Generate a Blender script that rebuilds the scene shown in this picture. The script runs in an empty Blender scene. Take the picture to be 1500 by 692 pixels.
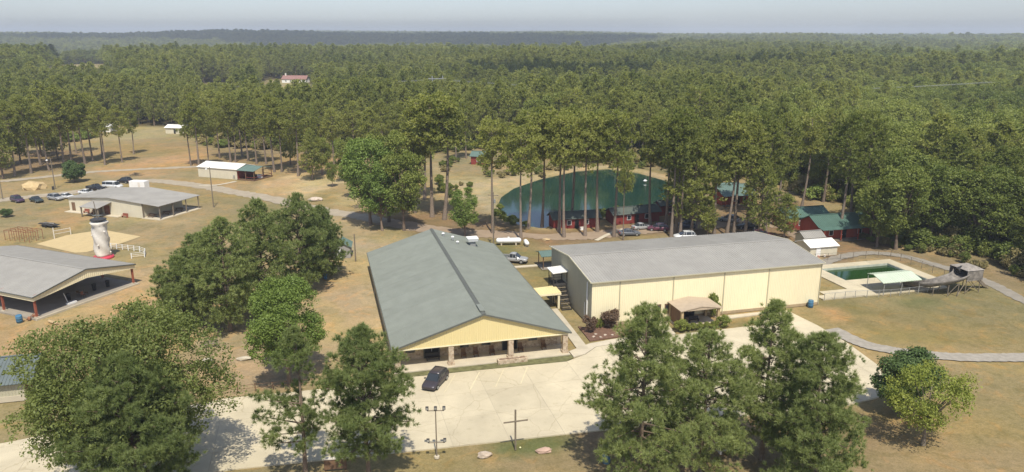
import bpy, bmesh, math, random
import numpy as np
from mathutils import Vector, Matrix, noise as mnoise

random.seed(11)
RNG = np.random.default_rng(11)
R = math.radians
SC = bpy.context.scene
COL = SC.collection

# ------------------------------------------------------------------ camera, sky, sun, exposure
CAM_H = 42.0
FPX, HORIZON = 1100.0, 50.0                       # focal length in photo pixels, horizon row
PITCH = math.atan((346 - HORIZON) / FPX)
cam_d = bpy.data.cameras.new('camera'); cam = bpy.data.objects.new('camera', cam_d); COL.objects.link(cam)
cam.location = (0, 0, CAM_H); cam.rotation_euler = (math.pi / 2 - PITCH, 0, 0)
cam_d.sensor_width = 36; cam_d.lens = 36 * FPX / 1500; cam_d.clip_start = 0.5; cam_d.clip_end = 30000
SC.camera = cam

SUN_EL = R(59)
SUN_H = Vector((0.19, -0.98, 0)).normalized()     # horizontal direction towards the sun
SUN_V = Vector((SUN_H.x * math.cos(SUN_EL), SUN_H.y * math.cos(SUN_EL), math.sin(SUN_EL)))
w = bpy.data.worlds.new('World'); SC.world = w; w.use_nodes = True
nt = w.node_tree; nt.nodes.clear()
sky = nt.nodes.new('ShaderNodeTexSky'); sky.sky_type = 'NISHITA'; sky.sun_disc = False
sky.sun_elevation = SUN_EL; sky.sun_rotation = math.atan2(SUN_H.x, SUN_H.y)
sky.air_density = 1.0; sky.dust_density = 1.2; sky.ozone_density = 1.0; sky.altitude = 100
hs = nt.nodes.new('ShaderNodeHueSaturation'); hs.inputs['Saturation'].default_value = 0.72
bg = nt.nodes.new('ShaderNodeBackground'); bg.inputs['Strength'].default_value = 0.11
ow = nt.nodes.new('ShaderNodeOutputWorld')
tint = nt.nodes.new('ShaderNodeMix'); tint.data_type = 'RGBA'; tint.blend_type = 'MULTIPLY'; tint.inputs[0].default_value = 1; tint.inputs[7].default_value = (0.86, 0.915, 1.06, 1)
nt.links.new(sky.outputs[0], hs.inputs['Color']); nt.links.new(hs.outputs[0], tint.inputs[6]); nt.links.new(tint.outputs[2], bg.inputs[0]); nt.links.new(bg.outputs[0], ow.inputs[0])
sun_d = bpy.data.lights.new('sun', 'SUN'); sun_d.energy = 3.75; sun_d.angle = R(0.6); sun_d.color = (1.0, 0.94, 0.82)
sun = bpy.data.objects.new('sun', sun_d); COL.objects.link(sun)
sun.rotation_euler = SUN_V.to_track_quat('Z', 'Y').to_euler(); sun.location = (30, -150, 250)
SC.view_settings.view_transform = 'Standard'; SC.view_settings.look = 'None'
SC.view_settings.exposure = 0.48; SC.view_settings.gamma = 1.0; SC.view_settings.use_curve_mapping = False
SC.render.engine = 'CYCLES'
SC.cycles.max_bounces = 5; SC.cycles.diffuse_bounces = 4; SC.cycles.glossy_bounces = 2; SC.cycles.transmission_bounces = 3
SC.cycles.transparent_max_bounces = 8; SC.cycles.volume_bounces = 0; SC.cycles.use_denoising = True
SC.cycles.caustics_reflective = False; SC.cycles.caustics_refractive = False

# ------------------------------------------------------------------ coordinates
def ray(x, y):
    u = (x - 750) / FPX; v = (346 - y) / FPX
    return (u, math.cos(PITCH) + v * math.sin(PITCH), -math.sin(PITCH) + v * math.cos(PITCH))
def G(x, y, z=0.0):
    d = ray(x, y); t = (z - CAM_H) / d[2]
    return (d[0] * t, d[1] * t)
def HT(gx, gy, ty):
    X, Y = G(gx, gy); d = ray(gx, ty); return CAM_H + d[2] * Y / d[1]
AX = R(14.5)                                      # the camp's own grid
E1 = (math.cos(AX), math.sin(AX)); E2 = (-math.sin(AX), math.cos(AX))
def W(lx, ly): return (lx * E1[0] + ly * E2[0], lx * E1[1] + ly * E2[1])
def LP(px, py, z=0.0):
    q = G(px, py, z); return (q[0] * E1[0] + q[1] * E1[1], q[0] * E2[0] + q[1] * E2[1])

# ------------------------------------------------------------------ materials
MATS = {}
def _nodes(name):
    m = bpy.data.materials.new(name); m.use_nodes = True
    n = m.node_tree; n.nodes.clear()
    o = n.nodes.new('ShaderNodeOutputMaterial'); b = n.nodes.new('ShaderNodeBsdfPrincipled')
    n.links.new(b.outputs[0], o.inputs[0]); MATS[name] = m
    return m, n, b
def mat(name, col, rough=0.7, var=0.12, scale=1.5, metal=0.0, bump=0.0, streak=0.0, spec=0.3):
    if name in MATS: return MATS[name]
    m, n, b = _nodes(name)
    b.inputs['Roughness'].default_value = rough; b.inputs['Metallic'].default_value = metal
    b.inputs['Specular IOR Level'].default_value = spec
    tc = n.nodes.new('ShaderNodeTexCoord')
    no = n.nodes.new('ShaderNodeTexNoise'); no.inputs['Scale'].default_value = scale; no.inputs['Detail'].default_value = 6
    n.links.new(tc.outputs['Object'], no.inputs['Vector'])
    fac = no.outputs['Fac']
    if streak:
        mp = n.nodes.new('ShaderNodeMapping'); mp.inputs['Scale'].default_value = (3.0, 3.0, 0.25)
        n2 = n.nodes.new('ShaderNodeTexNoise'); n2.inputs['Scale'].default_value = 1.0; n2.inputs['Detail'].default_value = 4
        n.links.new(tc.outputs['Object'], mp.inputs[0]); n.links.new(mp.outputs[0], n2.inputs['Vector'])
        mx = n.nodes.new('ShaderNodeMix'); mx.data_type = 'FLOAT'; mx.inputs[0].default_value = streak
        n.links.new(no.outputs['Fac'], mx.inputs[2]); n.links.new(n2.outputs['Fac'], mx.inputs[3]); fac = mx.outputs[0]
    oi = n.nodes.new('ShaderNodeObjectInfo')
    ad = n.nodes.new('ShaderNodeMath'); ad.operation = 'MULTIPLY_ADD'; ad.inputs[1].default_value = 0.28; ad.inputs[2].default_value = -0.14
    n.links.new(oi.outputs['Random'], ad.inputs[0])
    su = n.nodes.new('ShaderNodeMath'); su.operation = 'ADD'; n.links.new(ad.outputs[0], su.inputs[0]); n.links.new(fac, su.inputs[1])
    cr = n.nodes.new('ShaderNodeValToRGB')
    cr.color_ramp.elements[0].position = 0.25; cr.color_ramp.elements[1].position = 0.75
    cr.color_ramp.elements[0].color = tuple(c * (1 - var) for c in col) + (1,)
    cr.color_ramp.elements[1].color = tuple(min(1, c * (1 + var)) for c in col) + (1,)
    n.links.new(su.outputs[0], cr.inputs[0]); n.links.new(cr.outputs[0], b.inputs['Base Color'])
    if bump:
        bp = n.nodes.new('ShaderNodeBump'); bp.inputs['Strength'].default_value = bump; bp.inputs['Distance'].default_value = 0.05
        n.links.new(no.outputs['Fac'], bp.inputs['Height']); n.links.new(bp.outputs[0], b.inputs['Normal'])
    return m
def stone_mat(name, c1, c2, joint, scale):
    m, n, b = _nodes(name); b.inputs['Roughness'].default_value = 0.85
    tc = n.nodes.new('ShaderNodeTexCoord'); vo = n.nodes.new('ShaderNodeTexVoronoi'); vo.inputs['Scale'].default_value = scale
    n.links.new(tc.outputs['Object'], vo.inputs['Vector'])
    ve = n.nodes.new('ShaderNodeTexVoronoi'); ve.feature = 'DISTANCE_TO_EDGE'; ve.inputs['Scale'].default_value = scale
    n.links.new(tc.outputs['Object'], ve.inputs['Vector'])
    sp = n.nodes.new('ShaderNodeSeparateColor'); n.links.new(vo.outputs['Color'], sp.inputs[0])
    cr = n.nodes.new('ShaderNodeValToRGB'); cr.color_ramp.elements[0].color = c1 + (1,); cr.color_ramp.elements[1].color = c2 + (1,)
    n.links.new(sp.outputs[0], cr.inputs[0])
    st = n.nodes.new('ShaderNodeMath'); st.operation = 'LESS_THAN'; st.inputs[1].default_value = 0.05; n.links.new(ve.outputs['Distance'], st.inputs[0])
    mx = n.nodes.new('ShaderNodeMix'); mx.data_type = 'RGBA'; n.links.new(st.outputs[0], mx.inputs[0])
    n.links.new(cr.outputs[0], mx.inputs[6]); mx.inputs[7].default_value = joint + (1,)
    n.links.new(mx.outputs[2], b.inputs['Base Color'])
    return m
def foliage_mat(name, dark, light, tr=0.3, hue=0.0):
    m, n, b = _nodes(name)
    o = [x for x in n.nodes if x.type == 'OUTPUT_MATERIAL'][0]; n.nodes.remove(b)
    at = n.nodes.new('ShaderNodeAttribute'); at.attribute_name = 'tint'
    oi = n.nodes.new('ShaderNodeObjectInfo')
    mu = n.nodes.new('ShaderNodeMath'); mu.operation = 'MULTIPLY_ADD'; mu.inputs[1].default_value = 0.5; mu.inputs[2].default_value = -0.25
    n.links.new(oi.outputs['Random'], mu.inputs[0])
    ad = n.nodes.new('ShaderNodeMath'); ad.operation = 'ADD'; n.links.new(at.outputs['Fac'], ad.inputs[0]); n.links.new(mu.outputs[0], ad.inputs[1])
    pn = n.nodes.new('ShaderNodeTexNoise'); pn.inputs['Scale'].default_value = 0.011; pn.inputs['Detail'].default_value = 3
    n.links.new(oi.outputs['Location'], pn.inputs['Vector'])
    pm_ = n.nodes.new('ShaderNodeMath'); pm_.operation = 'MULTIPLY_ADD'; pm_.inputs[1].default_value = 2.1; pm_.inputs[2].default_value = -1.05
    n.links.new(pn.outputs['Fac'], pm_.inputs[0]); a2 = n.nodes.new('ShaderNodeMath'); a2.operation = 'ADD'; n.links.new(ad.outputs[0], a2.inputs[0]); n.links.new(pm_.outputs[0], a2.inputs[1])
    cr = n.nodes.new('ShaderNodeValToRGB'); cr.color_ramp.elements[0].color = dark + (1,); cr.color_ramp.elements[1].color = light + (1,)
    n.links.new(a2.outputs[0], cr.inputs[0])
    df = n.nodes.new('ShaderNodeBsdfDiffuse'); tl = n.nodes.new('ShaderNodeBsdfTranslucent'); gl = n.nodes.new('ShaderNodeBsdfGlossy')
    gl.inputs['Roughness'].default_value = 0.55; gl.inputs['Color'].default_value = (0.9, 0.95, 0.85, 1)
    n.links.new(cr.outputs[0], df.inputs[0])
    sc_ = n.nodes.new('ShaderNodeMix'); sc_.data_type = 'RGBA'; sc_.blend_type = 'MULTIPLY'; sc_.inputs[0].default_value = 1
    n.links.new(cr.outputs[0], sc_.inputs[6]); sc_.inputs[7].default_value = (tr*1.5, tr*1.65, tr*.9, 1); n.links.new(sc_.outputs[2], tl.inputs[0])
    mx = n.nodes.new('ShaderNodeAddShader')                      # a leaf both reflects and lets light through
    n.links.new(df.outputs[0], mx.inputs[0]); n.links.new(tl.outputs[0], mx.inputs[1])
    m2 = n.nodes.new('ShaderNodeMixShader'); m2.inputs[0].default_value = 0.018
    n.links.new(mx.outputs[0], m2.inputs[1]); n.links.new(gl.outputs[0], m2.inputs[2]); n.links.new(m2.outputs[0], o.inputs[0])
    return m

M_PINE = foliage_mat('pine_needles', (0.088, 0.114, 0.036), (0.195, 0.218, 0.076), 0.48)
M_PINE2 = foliage_mat('tall_pine_needles', (0.108, 0.126, 0.030), (0.240, 0.240, 0.064), 0.45)
M_LEAF = foliage_mat('broad_leaves', (0.084, 0.106, 0.022), (0.190, 0.204, 0.046), 0.45)
M_LEAFN = foliage_mat('deep_green_leaves', (0.066, 0.088, 0.022), (0.150, 0.168, 0.046), 0.36)
M_LEAFB = foliage_mat('bright_leaves', (0.085, 0.125, 0.026), (0.170, 0.215, 0.048), 0.40)
M_LEAFY = foliage_mat('yellow_green_leaves', (0.112, 0.142, 0.024), (0.215, 0.228, 0.046), 0.40)
M_LEAFD = foliage_mat('dark_leaves', (0.036, 0.066, 0.024), (0.085, 0.125, 0.040), 0.3)
M_REDSH = foliage_mat('reddish_leaves', (0.070, 0.050, 0.035), (0.150, 0.095, 0.060), 0.25)
M_WEED = foliage_mat('dry_weeds', (0.14, 0.12, 0.05), (0.30, 0.25, 0.11), 0.25)
M_BARK = mat('bark', (0.17, 0.125, 0.09), 0.9, 0.35, 3.0)
M_BARKP = mat('pale_bark', (0.205, 0.16, 0.122), 0.9, 0.3, 3.0)
M_CONC = mat('concrete', (0.535, 0.47, 0.335), 0.9, 0.11, 0.35)
def weather(m, crack=0.16, spots=0.5):
    n = m.node_tree; b = [x for x in n.nodes if x.type == 'BSDF_PRINCIPLED'][0]; src = b.inputs['Base Color'].links[0].from_socket
    tc = n.nodes.new('ShaderNodeTexCoord'); d = n.nodes.new('ShaderNodeTexNoise'); d.inputs['Scale'].default_value = .5; d.inputs['Detail'].default_value = 5
    n.links.new(tc.outputs['Object'], d.inputs['Vector']); mv = n.nodes.new('ShaderNodeMix'); mv.data_type = 'RGBA'; mv.inputs[0].default_value = .5; mv.blend_type = 'LINEAR_LIGHT'
    n.links.new(tc.outputs['Object'], mv.inputs[6]); n.links.new(d.outputs['Color'], mv.inputs[7])
    v = n.nodes.new('ShaderNodeTexVoronoi'); v.feature = 'DISTANCE_TO_EDGE'; v.inputs['Scale'].default_value = crack; n.links.new(mv.outputs[2], v.inputs['Vector'])
    c1 = n.nodes.new('ShaderNodeValToRGB'); c1.color_ramp.elements[0].position = 0.0; c1.color_ramp.elements[1].position = 0.008; c1.color_ramp.elements[0].color = (.80,.78,.74,1); c1.color_ramp.elements[1].color = (1,1,1,1); n.links.new(v.outputs['Distance'], c1.inputs[0])
    sp = n.nodes.new('ShaderNodeTexNoise'); sp.inputs['Scale'].default_value = .9; sp.inputs['Detail'].default_value = 7; sp.inputs['Roughness'].default_value = .7; n.links.new(tc.outputs['Object'], sp.inputs['Vector'])
    c2 = n.nodes.new('ShaderNodeValToRGB'); c2.color_ramp.elements[0].position = .56; c2.color_ramp.elements[1].position = .78; c2.color_ramp.elements[0].color = (1,1,1,1); c2.color_ramp.elements[1].color = (.78,.76,.72,1); n.links.new(sp.outputs['Fac'], c2.inputs[0])
    lg = n.nodes.new('ShaderNodeTexNoise'); lg.inputs['Scale'].default_value = .09; lg.inputs['Detail'].default_value = 6; n.links.new(tc.outputs['Object'], lg.inputs['Vector'])
    c3 = n.nodes.new('ShaderNodeValToRGB'); c3.color_ramp.elements[0].position = .40; c3.color_ramp.elements[1].position = .62; c3.color_ramp.elements[0].color = (.90,.89,.87,1); c3.color_ramp.elements[1].color = (1.03,1.02,1.0,1); n.links.new(lg.outputs['Fac'], c3.inputs[0])
    for c in (c1, c2, c3):
        mx = n.nodes.new('ShaderNodeMix'); mx.data_type = 'RGBA'; mx.blend_type = 'MULTIPLY'; mx.inputs[0].default_value = 1; n.links.new(src, mx.inputs[6]); n.links.new(c.outputs[0], mx.inputs[7]); src = mx.outputs[2]
    n.links.new(src, b.inputs['Base Color'])
weather(M_CONC)
M_CONC2 = mat('walk_concrete', (0.49, 0.43, 0.32), 0.9, 0.12, 0.6)
M_YEL = mat('yellow_metal', (0.70, 0.585, 0.30), 0.55, 0.05, 0.6, streak=0.5)
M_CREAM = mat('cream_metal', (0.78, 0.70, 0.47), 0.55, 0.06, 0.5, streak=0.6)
M_CREAMD = mat('dull_and_shaded_cream_metal', (0.42, 0.39, 0.28), 0.6, 0.10, 0.5, streak=0.7)  # dull cream; on the gym end walls it is front cream with shade put in
M_CREAML = mat('pale_cream_wall', (0.58, 0.53, 0.40), 0.65, 0.08, 0.7, streak=0.5)
M_GREENROOF = mat('grey_green_roof', (0.218, 0.234, 0.202), 0.65, 0.08, 0.6, spec=0.15)
M_GREYROOF = mat('grey_roof', (0.31, 0.296, 0.265), 0.65, 0.08, 0.6, spec=0.15)
M_GREYROOF2 = mat('weathered_grey_roof', (0.29, 0.275, 0.245), 0.65, 0.14, 0.3)
M_TEALROOF = mat('teal_roof', (0.125, 0.185, 0.16), 0.5, 0.12, 0.5)
M_BLUEROOF = mat('blue_grey_roof', (0.125, 0.148, 0.142), 0.5, 0.10, 0.5)
M_PALEGREEN = mat('pale_green_roof', (0.50, 0.56, 0.43), 0.6, 0.08, 0.5)
M_WHITE = mat('white_paint', (0.78, 0.77, 0.73), 0.5, 0.06, 0.8)
M_WHITEROOF = mat('white_roof', (0.80, 0.78, 0.72), 0.5, 0.06, 0.5)
M_TRIM = mat('dark_trim', (0.11, 0.115, 0.10), 0.5, 0.1, 1.0)
M_SILL = mat('stained_base', (0.33, 0.25, 0.15), 0.9, 0.2, 1.0)
M_BROWN = mat('brown_wood', (0.16, 0.095, 0.055), 0.8, 0.2, 2.0)
M_TAN = mat('tan_shingle', (0.40, 0.32, 0.23), 0.85, 0.10, 1.5)
M_TANW = mat('tan_wood', (0.42, 0.31, 0.17), 0.8, 0.15, 1.5)
M_DARK = mat('dark_opening', (0.02, 0.02, 0.02), 0.6, 0.2, 1.0)
M_GLASS = mat('window_glass', (0.03, 0.035, 0.04), 0.12, 0.1, 1.0, spec=0.6)
M_METAL = mat('galvanised_metal', (0.38, 0.38, 0.36), 0.45, 0.15, 2.0, metal=0.4)
M_IRON = mat('dark_iron', (0.045, 0.042, 0.04), 0.55, 0.2, 2.0)
M_RUST = mat('rusty_steel', (0.26, 0.115, 0.06), 0.8, 0.25, 2.0)
M_REDPOST = mat('red_steel', (0.28, 0.085, 0.05), 0.65, 0.15, 1.5)
M_CABIN = mat('red_boards', (0.23, 0.042, 0.034), 0.75, 0.18, 1.0, streak=0.4)
M_CABIN2 = mat('orange_red_boards', (0.36, 0.075, 0.042), 0.75, 0.15, 1.0, streak=0.4)
M_BLUE = mat('blue_plastic', (0.06, 0.16, 0.26), 0.5, 0.12, 2.0)
M_REDPL = mat('red_vinyl', (0.50, 0.05, 0.08), 0.5, 0.1, 2.0)
M_CANVAS = mat('white_canvas', (0.66, 0.61, 0.53), 0.8, 0.12, 1.2)
M_SAND = mat('court_sand', (0.50, 0.385, 0.20), 0.95, 0.08, 0.8)
M_ROCK = mat('pale_rock', (0.45, 0.37, 0.29), 0.9, 0.2, 2.0, bump=0.5)
M_GRAVEL = mat('gravel', (0.40, 0.36, 0.30), 0.95, 0.16, 0.9)
M_DIRTR = mat('sandy_track', (0.35, 0.295, 0.215), 0.95, 0.15, 0.5)
M_PAINT = mat('faded_yellow_line', (0.60, 0.525, 0.345), 0.9, 0.14, 1.5)
M_MULCH = mat('mulch', (0.16, 0.09, 0.06), 0.95, 0.3, 3.0)
M_SLAB = mat('pavilion_slab', (0.29, 0.255, 0.205), 0.85, 0.15, 0.5)
M_SLIDE = mat('weathered_fibreglass', (0.24, 0.215, 0.185), 0.75, 0.4, 1.6)
M_TYRE = mat('tyre_rubber', (0.02, 0.02, 0.02), 0.85, 0.1, 3.0)
M_WOODG = mat('weathered_wood', (0.20, 0.165, 0.12), 0.85, 0.2, 3.0)
M_STONE = stone_mat('field_stone', (0.28, 0.19, 0.12), (0.56, 0.45, 0.32), (0.45, 0.38, 0.28), 3.2)

# ------------------------------------------------------------------ mesh helpers
def link(o, parent=None):
    COL.objects.link(o)
    if parent is not None: o.parent = parent
    return o
class MB:
    def __init__(s): s.v = []; s.f = []
    def add(s, vs, fs):
        k = len(s.v); s.v += [tuple(q) for q in vs]; s.f += [tuple(i + k for i in f) for f in fs]; return s
    def box(s, x0, x1, y0, y1, z0, z1):
        return s.add([(x0,y0,z0),(x1,y0,z0),(x1,y1,z0),(x0,y1,z0),(x0,y0,z1),(x1,y0,z1),(x1,y1,z1),(x0,y1,z1)],
                     [(0,3,2,1),(4,5,6,7),(0,1,5,4),(1,2,6,5),(2,3,7,6),(3,0,4,7)])
    def prism(s, poly, z0, z1):                   # poly counter-clockwise in xy
        n = len(poly)
        return s.add([(p[0],p[1],z0) for p in poly] + [(p[0],p[1],z1) for p in poly],
                     [tuple(range(n - 1, -1, -1)), tuple(range(n, 2 * n))] + [(i, (i+1) % n, n + (i+1) % n, n + i) for i in range(n)])
    def tube(s, a, b, r0, r1=None, n=8, cap=True):
        r1 = r0 if r1 is None else r1; a = Vector(a); b = Vector(b); d = (b - a).normalized()
        u = d.orthogonal().normalized(); t = d.cross(u)
        vs = []
        for c, r in ((a, r0), (b, r1)):
            for i in range(n):
                q = 2 * math.pi * i / n; vs.append(c + (u * math.cos(q) + t * math.sin(q)) * r)
        fs = [(i, (i+1) % n, n + (i+1) % n, n + i) for i in range(n)]
        if cap: fs += [tuple(range(n - 1, -1, -1)), tuple(range(n, 2 * n))]
        return s.add(vs, fs)
    def bar(s, a, b, wd, ht):                     # rectangular bar from a to b
        a = Vector(a); b = Vector(b); d = (b - a).normalized()
        u = d.cross(Vector((0,0,1))); u = u.normalized() if u.length > 1e-4 else Vector((1,0,0)); t = u.cross(d)
        vs = []
        for c in (a, b):
            for i, j in ((-1,-1),(1,-1),(1,1),(-1,1)): vs.append(c + u * (i * wd / 2) + t * (j * ht / 2))
        return s.add(vs, [(0,1,2,3),(7,6,5,4),(0,4,5,1),(1,5,6,2),(2,6,7,3),(3,7,4,0)])
    def lathe(s, prof, n=12, c=(0,0,0), jit=None):
        vs = []
        for k, (r, z) in enumerate(prof):
            for i in range(n):
                q = 2 * math.pi * i / n; rr = r if jit is None else r * (1 + jit(k, i))
                vs.append((c[0] + rr * math.cos(q), c[1] + rr * math.sin(q), c[2] + z))
        fs = [(k*n+i, k*n+(i+1) % n, (k+1)*n+(i+1) % n, (k+1)*n+i) for k in range(len(prof) - 1) for i in range(n)]
        fs += [tuple(range(n - 1, -1, -1)), tuple(range((len(prof)-1)*n, len(prof)*n))]
        return s.add(vs, fs)
    def ico(s, c, r, sub=2, jit=0.15, sq=(1,1,1), seed=0):
        bm = bmesh.new(); bmesh.ops.create_icosphere(bm, subdivisions=sub, radius=1)
        vs = []
        for q in bm.verts:
            k = 1 + jit * mnoise.noise(q.co * 1.7 + Vector((seed * 7.1, seed, 0)))*2
            vs.append((c[0] + q.co.x*k*r*sq[0], c[1] + q.co.y*k*r*sq[1], c[2] + q.co.z*k*r*sq[2]))
        fs = [[q.index for q in f.verts] for f in bm.faces]; bm.free()
        return s.add(vs, fs)
    def mesh(s, name):
        me = bpy.data.meshes.new(name); me.from_pydata(s.v, [], s.f); me.update(); return me
    def build(s, name, material, parent=None, smooth=False):
        me = s.mesh(name); me.materials.append(material)
        if smooth: me.polygons.foreach_set('use_smooth', [True] * len(me.polygons))
        return link(bpy.data.objects.new(name, me), parent)
def thing(name, label, cat, loc=(0,0,0), rz=0.0, group=None):
    o = bpy.data.objects.new(name, None); o.empty_display_size = 0.5; link(o)
    o.location = loc if len(loc) == 3 else (loc[0], loc[1], 0); o.rotation_euler = (0, 0, rz)
    return tag(o, label, cat, group)
def tag(o, label, cat, group=None):
    o['label'] = label; o['category'] = cat
    if group: o['group'] = group
    return o
def struct(o): o['kind'] = 'structure'; return o
def copy_tree(o, parent=None):
    c = o.copy(); COL.objects.link(c); c.parent = parent
    for ch in o.children: copy_tree(ch, c)
    return c
def place(o, loc, rz=0.0, label=None, sc=None):
    o.location = loc if len(loc) == 3 else (loc[0], loc[1], 0); o.rotation_euler = (0, 0, rz)
    if label: o['label'] = label
    if sc: o.scale = (sc, sc, sc) if not isinstance(sc, tuple) else sc
    return o
def ribbed(mb, a, b, ztop, z0, out, pitch=0.3, dep=0.03):
    """a ribbed metal sheet standing from a to b (xy); ztop and z0 give the top and the foot along 0..1; out is the outward normal"""
    L = math.hypot(b[0]-a[0], b[1]-a[1]); n = max(1, int(round(L / pitch))); st = []
    for i in range(n):
        for fr, d in ((0, 0), (0.62, 0), (0.70, 1), (0.92, 1)): st.append(((i + fr) / n, d))
    st.append((1.0, 0)); vs = []
    zt = ztop if callable(ztop) else (lambda t: ztop); zb = z0 if callable(z0) else (lambda t: z0)
    for t, d in st:
        x = a[0] + (b[0]-a[0]) * t + out[0] * d * dep; y = a[1] + (b[1]-a[1]) * t + out[1] * d * dep
        vs += [(x, y, zb(t)), (x, y, zt(t))]
    return mb.add(vs, [(2*i, 2*i+2, 2*i+3, 2*i+1) for i in range(len(st) - 1)])
def ribroof(mb, p00, p10, p11, p01, pitch=0.45, dep=0.045, thick=0.10):
    """roof slope: eave edge p00-p10, ridge edge p01-p11; ribs run from the eave to the ridge"""
    p00, p10, p11, p01 = map(Vector, (p00, p10, p11, p01))
    nrm = (p10 - p00).cross(p01 - p00).normalized()
    if nrm.z < 0: nrm = -nrm
    L = (p10 - p00).length; n = max(1, int(round(L / pitch))); st = []
    for i in range(n):
        for fr, d in ((0, 0), (0.80, 0), (0.84, 1), (0.96, 1)): st.append(((i + fr) / n, d))
    st.append((1.0, 0)); vs = []
    for t, d in st:
        vs += [p00.lerp(p10, t) + nrm * d * dep, p01.lerp(p11, t) + nrm * d * dep]
    mb.add(vs, [(2*i, 2*i+2, 2*i+3, 2*i+1) for i in range(len(st) - 1)])
    k = nrm * -thick; q = [p00, p10, p11, p01]
    mb.add([c + k for c in q] + [c - nrm*0.004 for c in q], [(0,3,2,1)] + [(i, (i+1) % 4, 4 + (i+1) % 4, 4 + i) for i in range(4)])
    return mb
def box_part(name, m, parent, *a): return MB().box(*a).build(name, m, parent)

# ------------------------------------------------------------------ terrain
def pip(P, poly):
    x, y = P[:, 0], P[:, 1]; ins = np.zeros(len(P), bool); n = len(poly); j = n - 1
    for i in range(n):
        xi, yi = poly[i]; xj, yj = poly[j]
        c = ((yi > y) != (yj > y)) & (x < (xj - xi) * (y - yi) / (yj - yi + 1e-12) + xi)
        ins ^= c; j = i
    return ins
def sdist(P, poly):                               # signed distance, positive inside
    d = np.full(len(P), 1e9); n = len(poly)
    for i in range(n):
        a = np.array(poly[i]); b = np.array(poly[(i+1) % n]); ab = b - a
        t = np.clip(((P - a) @ ab) / (ab @ ab + 1e-12), 0, 1)
        d = np.minimum(d, np.hypot(*(P - a - t[:, None] * ab).T))
    return np.where(pip(P, poly), d, -d)
def vnoise(x, y, s, seed=0):                      # smooth value noise, vectorised
    r = np.random.default_rng(seed).random((256, 256)); u = x / s + 1000.3; v = y / s + 1000.7
    i = np.floor(u).astype(int); j = np.floor(v).astype(int); fu = u - i; fv = v - j
    fu = fu*fu*(3-2*fu); fv = fv*fv*(3-2*fv); i %= 255; j %= 255
    return (r[i,j]*(1-fu) + r[i+1,j]*fu)*(1-fv) + (r[i,j+1]*(1-fu) + r[i+1,j+1]*fu)*fv
def sm(x, a, b): t = np.clip((x - a) / (b - a), 0, 1); return t*t*(3-2*t)
POND = [G(*q) for q in [(727,300),(733,287),(752,274),(790,261),(845,249),(890,246),(935,252),(972,262),(1005,276),(1012,300),(992,312),(960,308),(925,308),(893,318),(868,322),(836,321),(812,326),(797,334),(764,330),(740,319)]]
POOL_A = (88.4, 103.0, 107.0, 114.0); POOL_B = (97.0, 103.0, 103.0, 107.0)
CLEAR_PX = [(-900,262),(-400,235),(-200,222),(0,214),(60,214),(132,205),(138,191),(286,189),(300,214),(420,222),(500,224),(640,226),(690,219),(735,221),(770,230),(850,237),(900,238),(985,246),(1015,266),(1110,262),(1180,288),(1255,308),(1290,345),(1340,362),(1420,378),(1500,405),(1640,455),(1900,560),(2600,900)]
CLEAR = [G(*q) for q in CLEAR_PX] + [(260, -60), (-500, -60)]
def hills(x, y):
    x = np.asarray(x, float); y = np.asarray(y, float); d = np.hypot(x, y); a = x / np.maximum(y, 1)
    left = 1 - sm(a, .04, .24)                                   # a ridge beyond a valley on the left, a long even rise on the right
    n1 = (vnoise(x, y, 420, 3) - .5) * sm(d, 350, 900); n2 = (vnoise(x, y, 1100, 5) - .5) * sm(d, 1500, 2600)
    zl = sm(d, 330, 950)*9 - sm(d, 1000, 1600)*32 + sm(d, 1700, 3100)*50 + sm(d, 3600, 5600)*6*(1 - sm(-a, .3, .5)) - sm(-a, .38, .55)*sm(d, 2200, 3000)*9
    zr = sm(d, 330, 950)*7 + sm(d, 900, 3200)*11 + sm(d, 3200, 5200)*1
    return zl*left + zr*(1 - left) + n1*11 + n2*9
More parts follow.
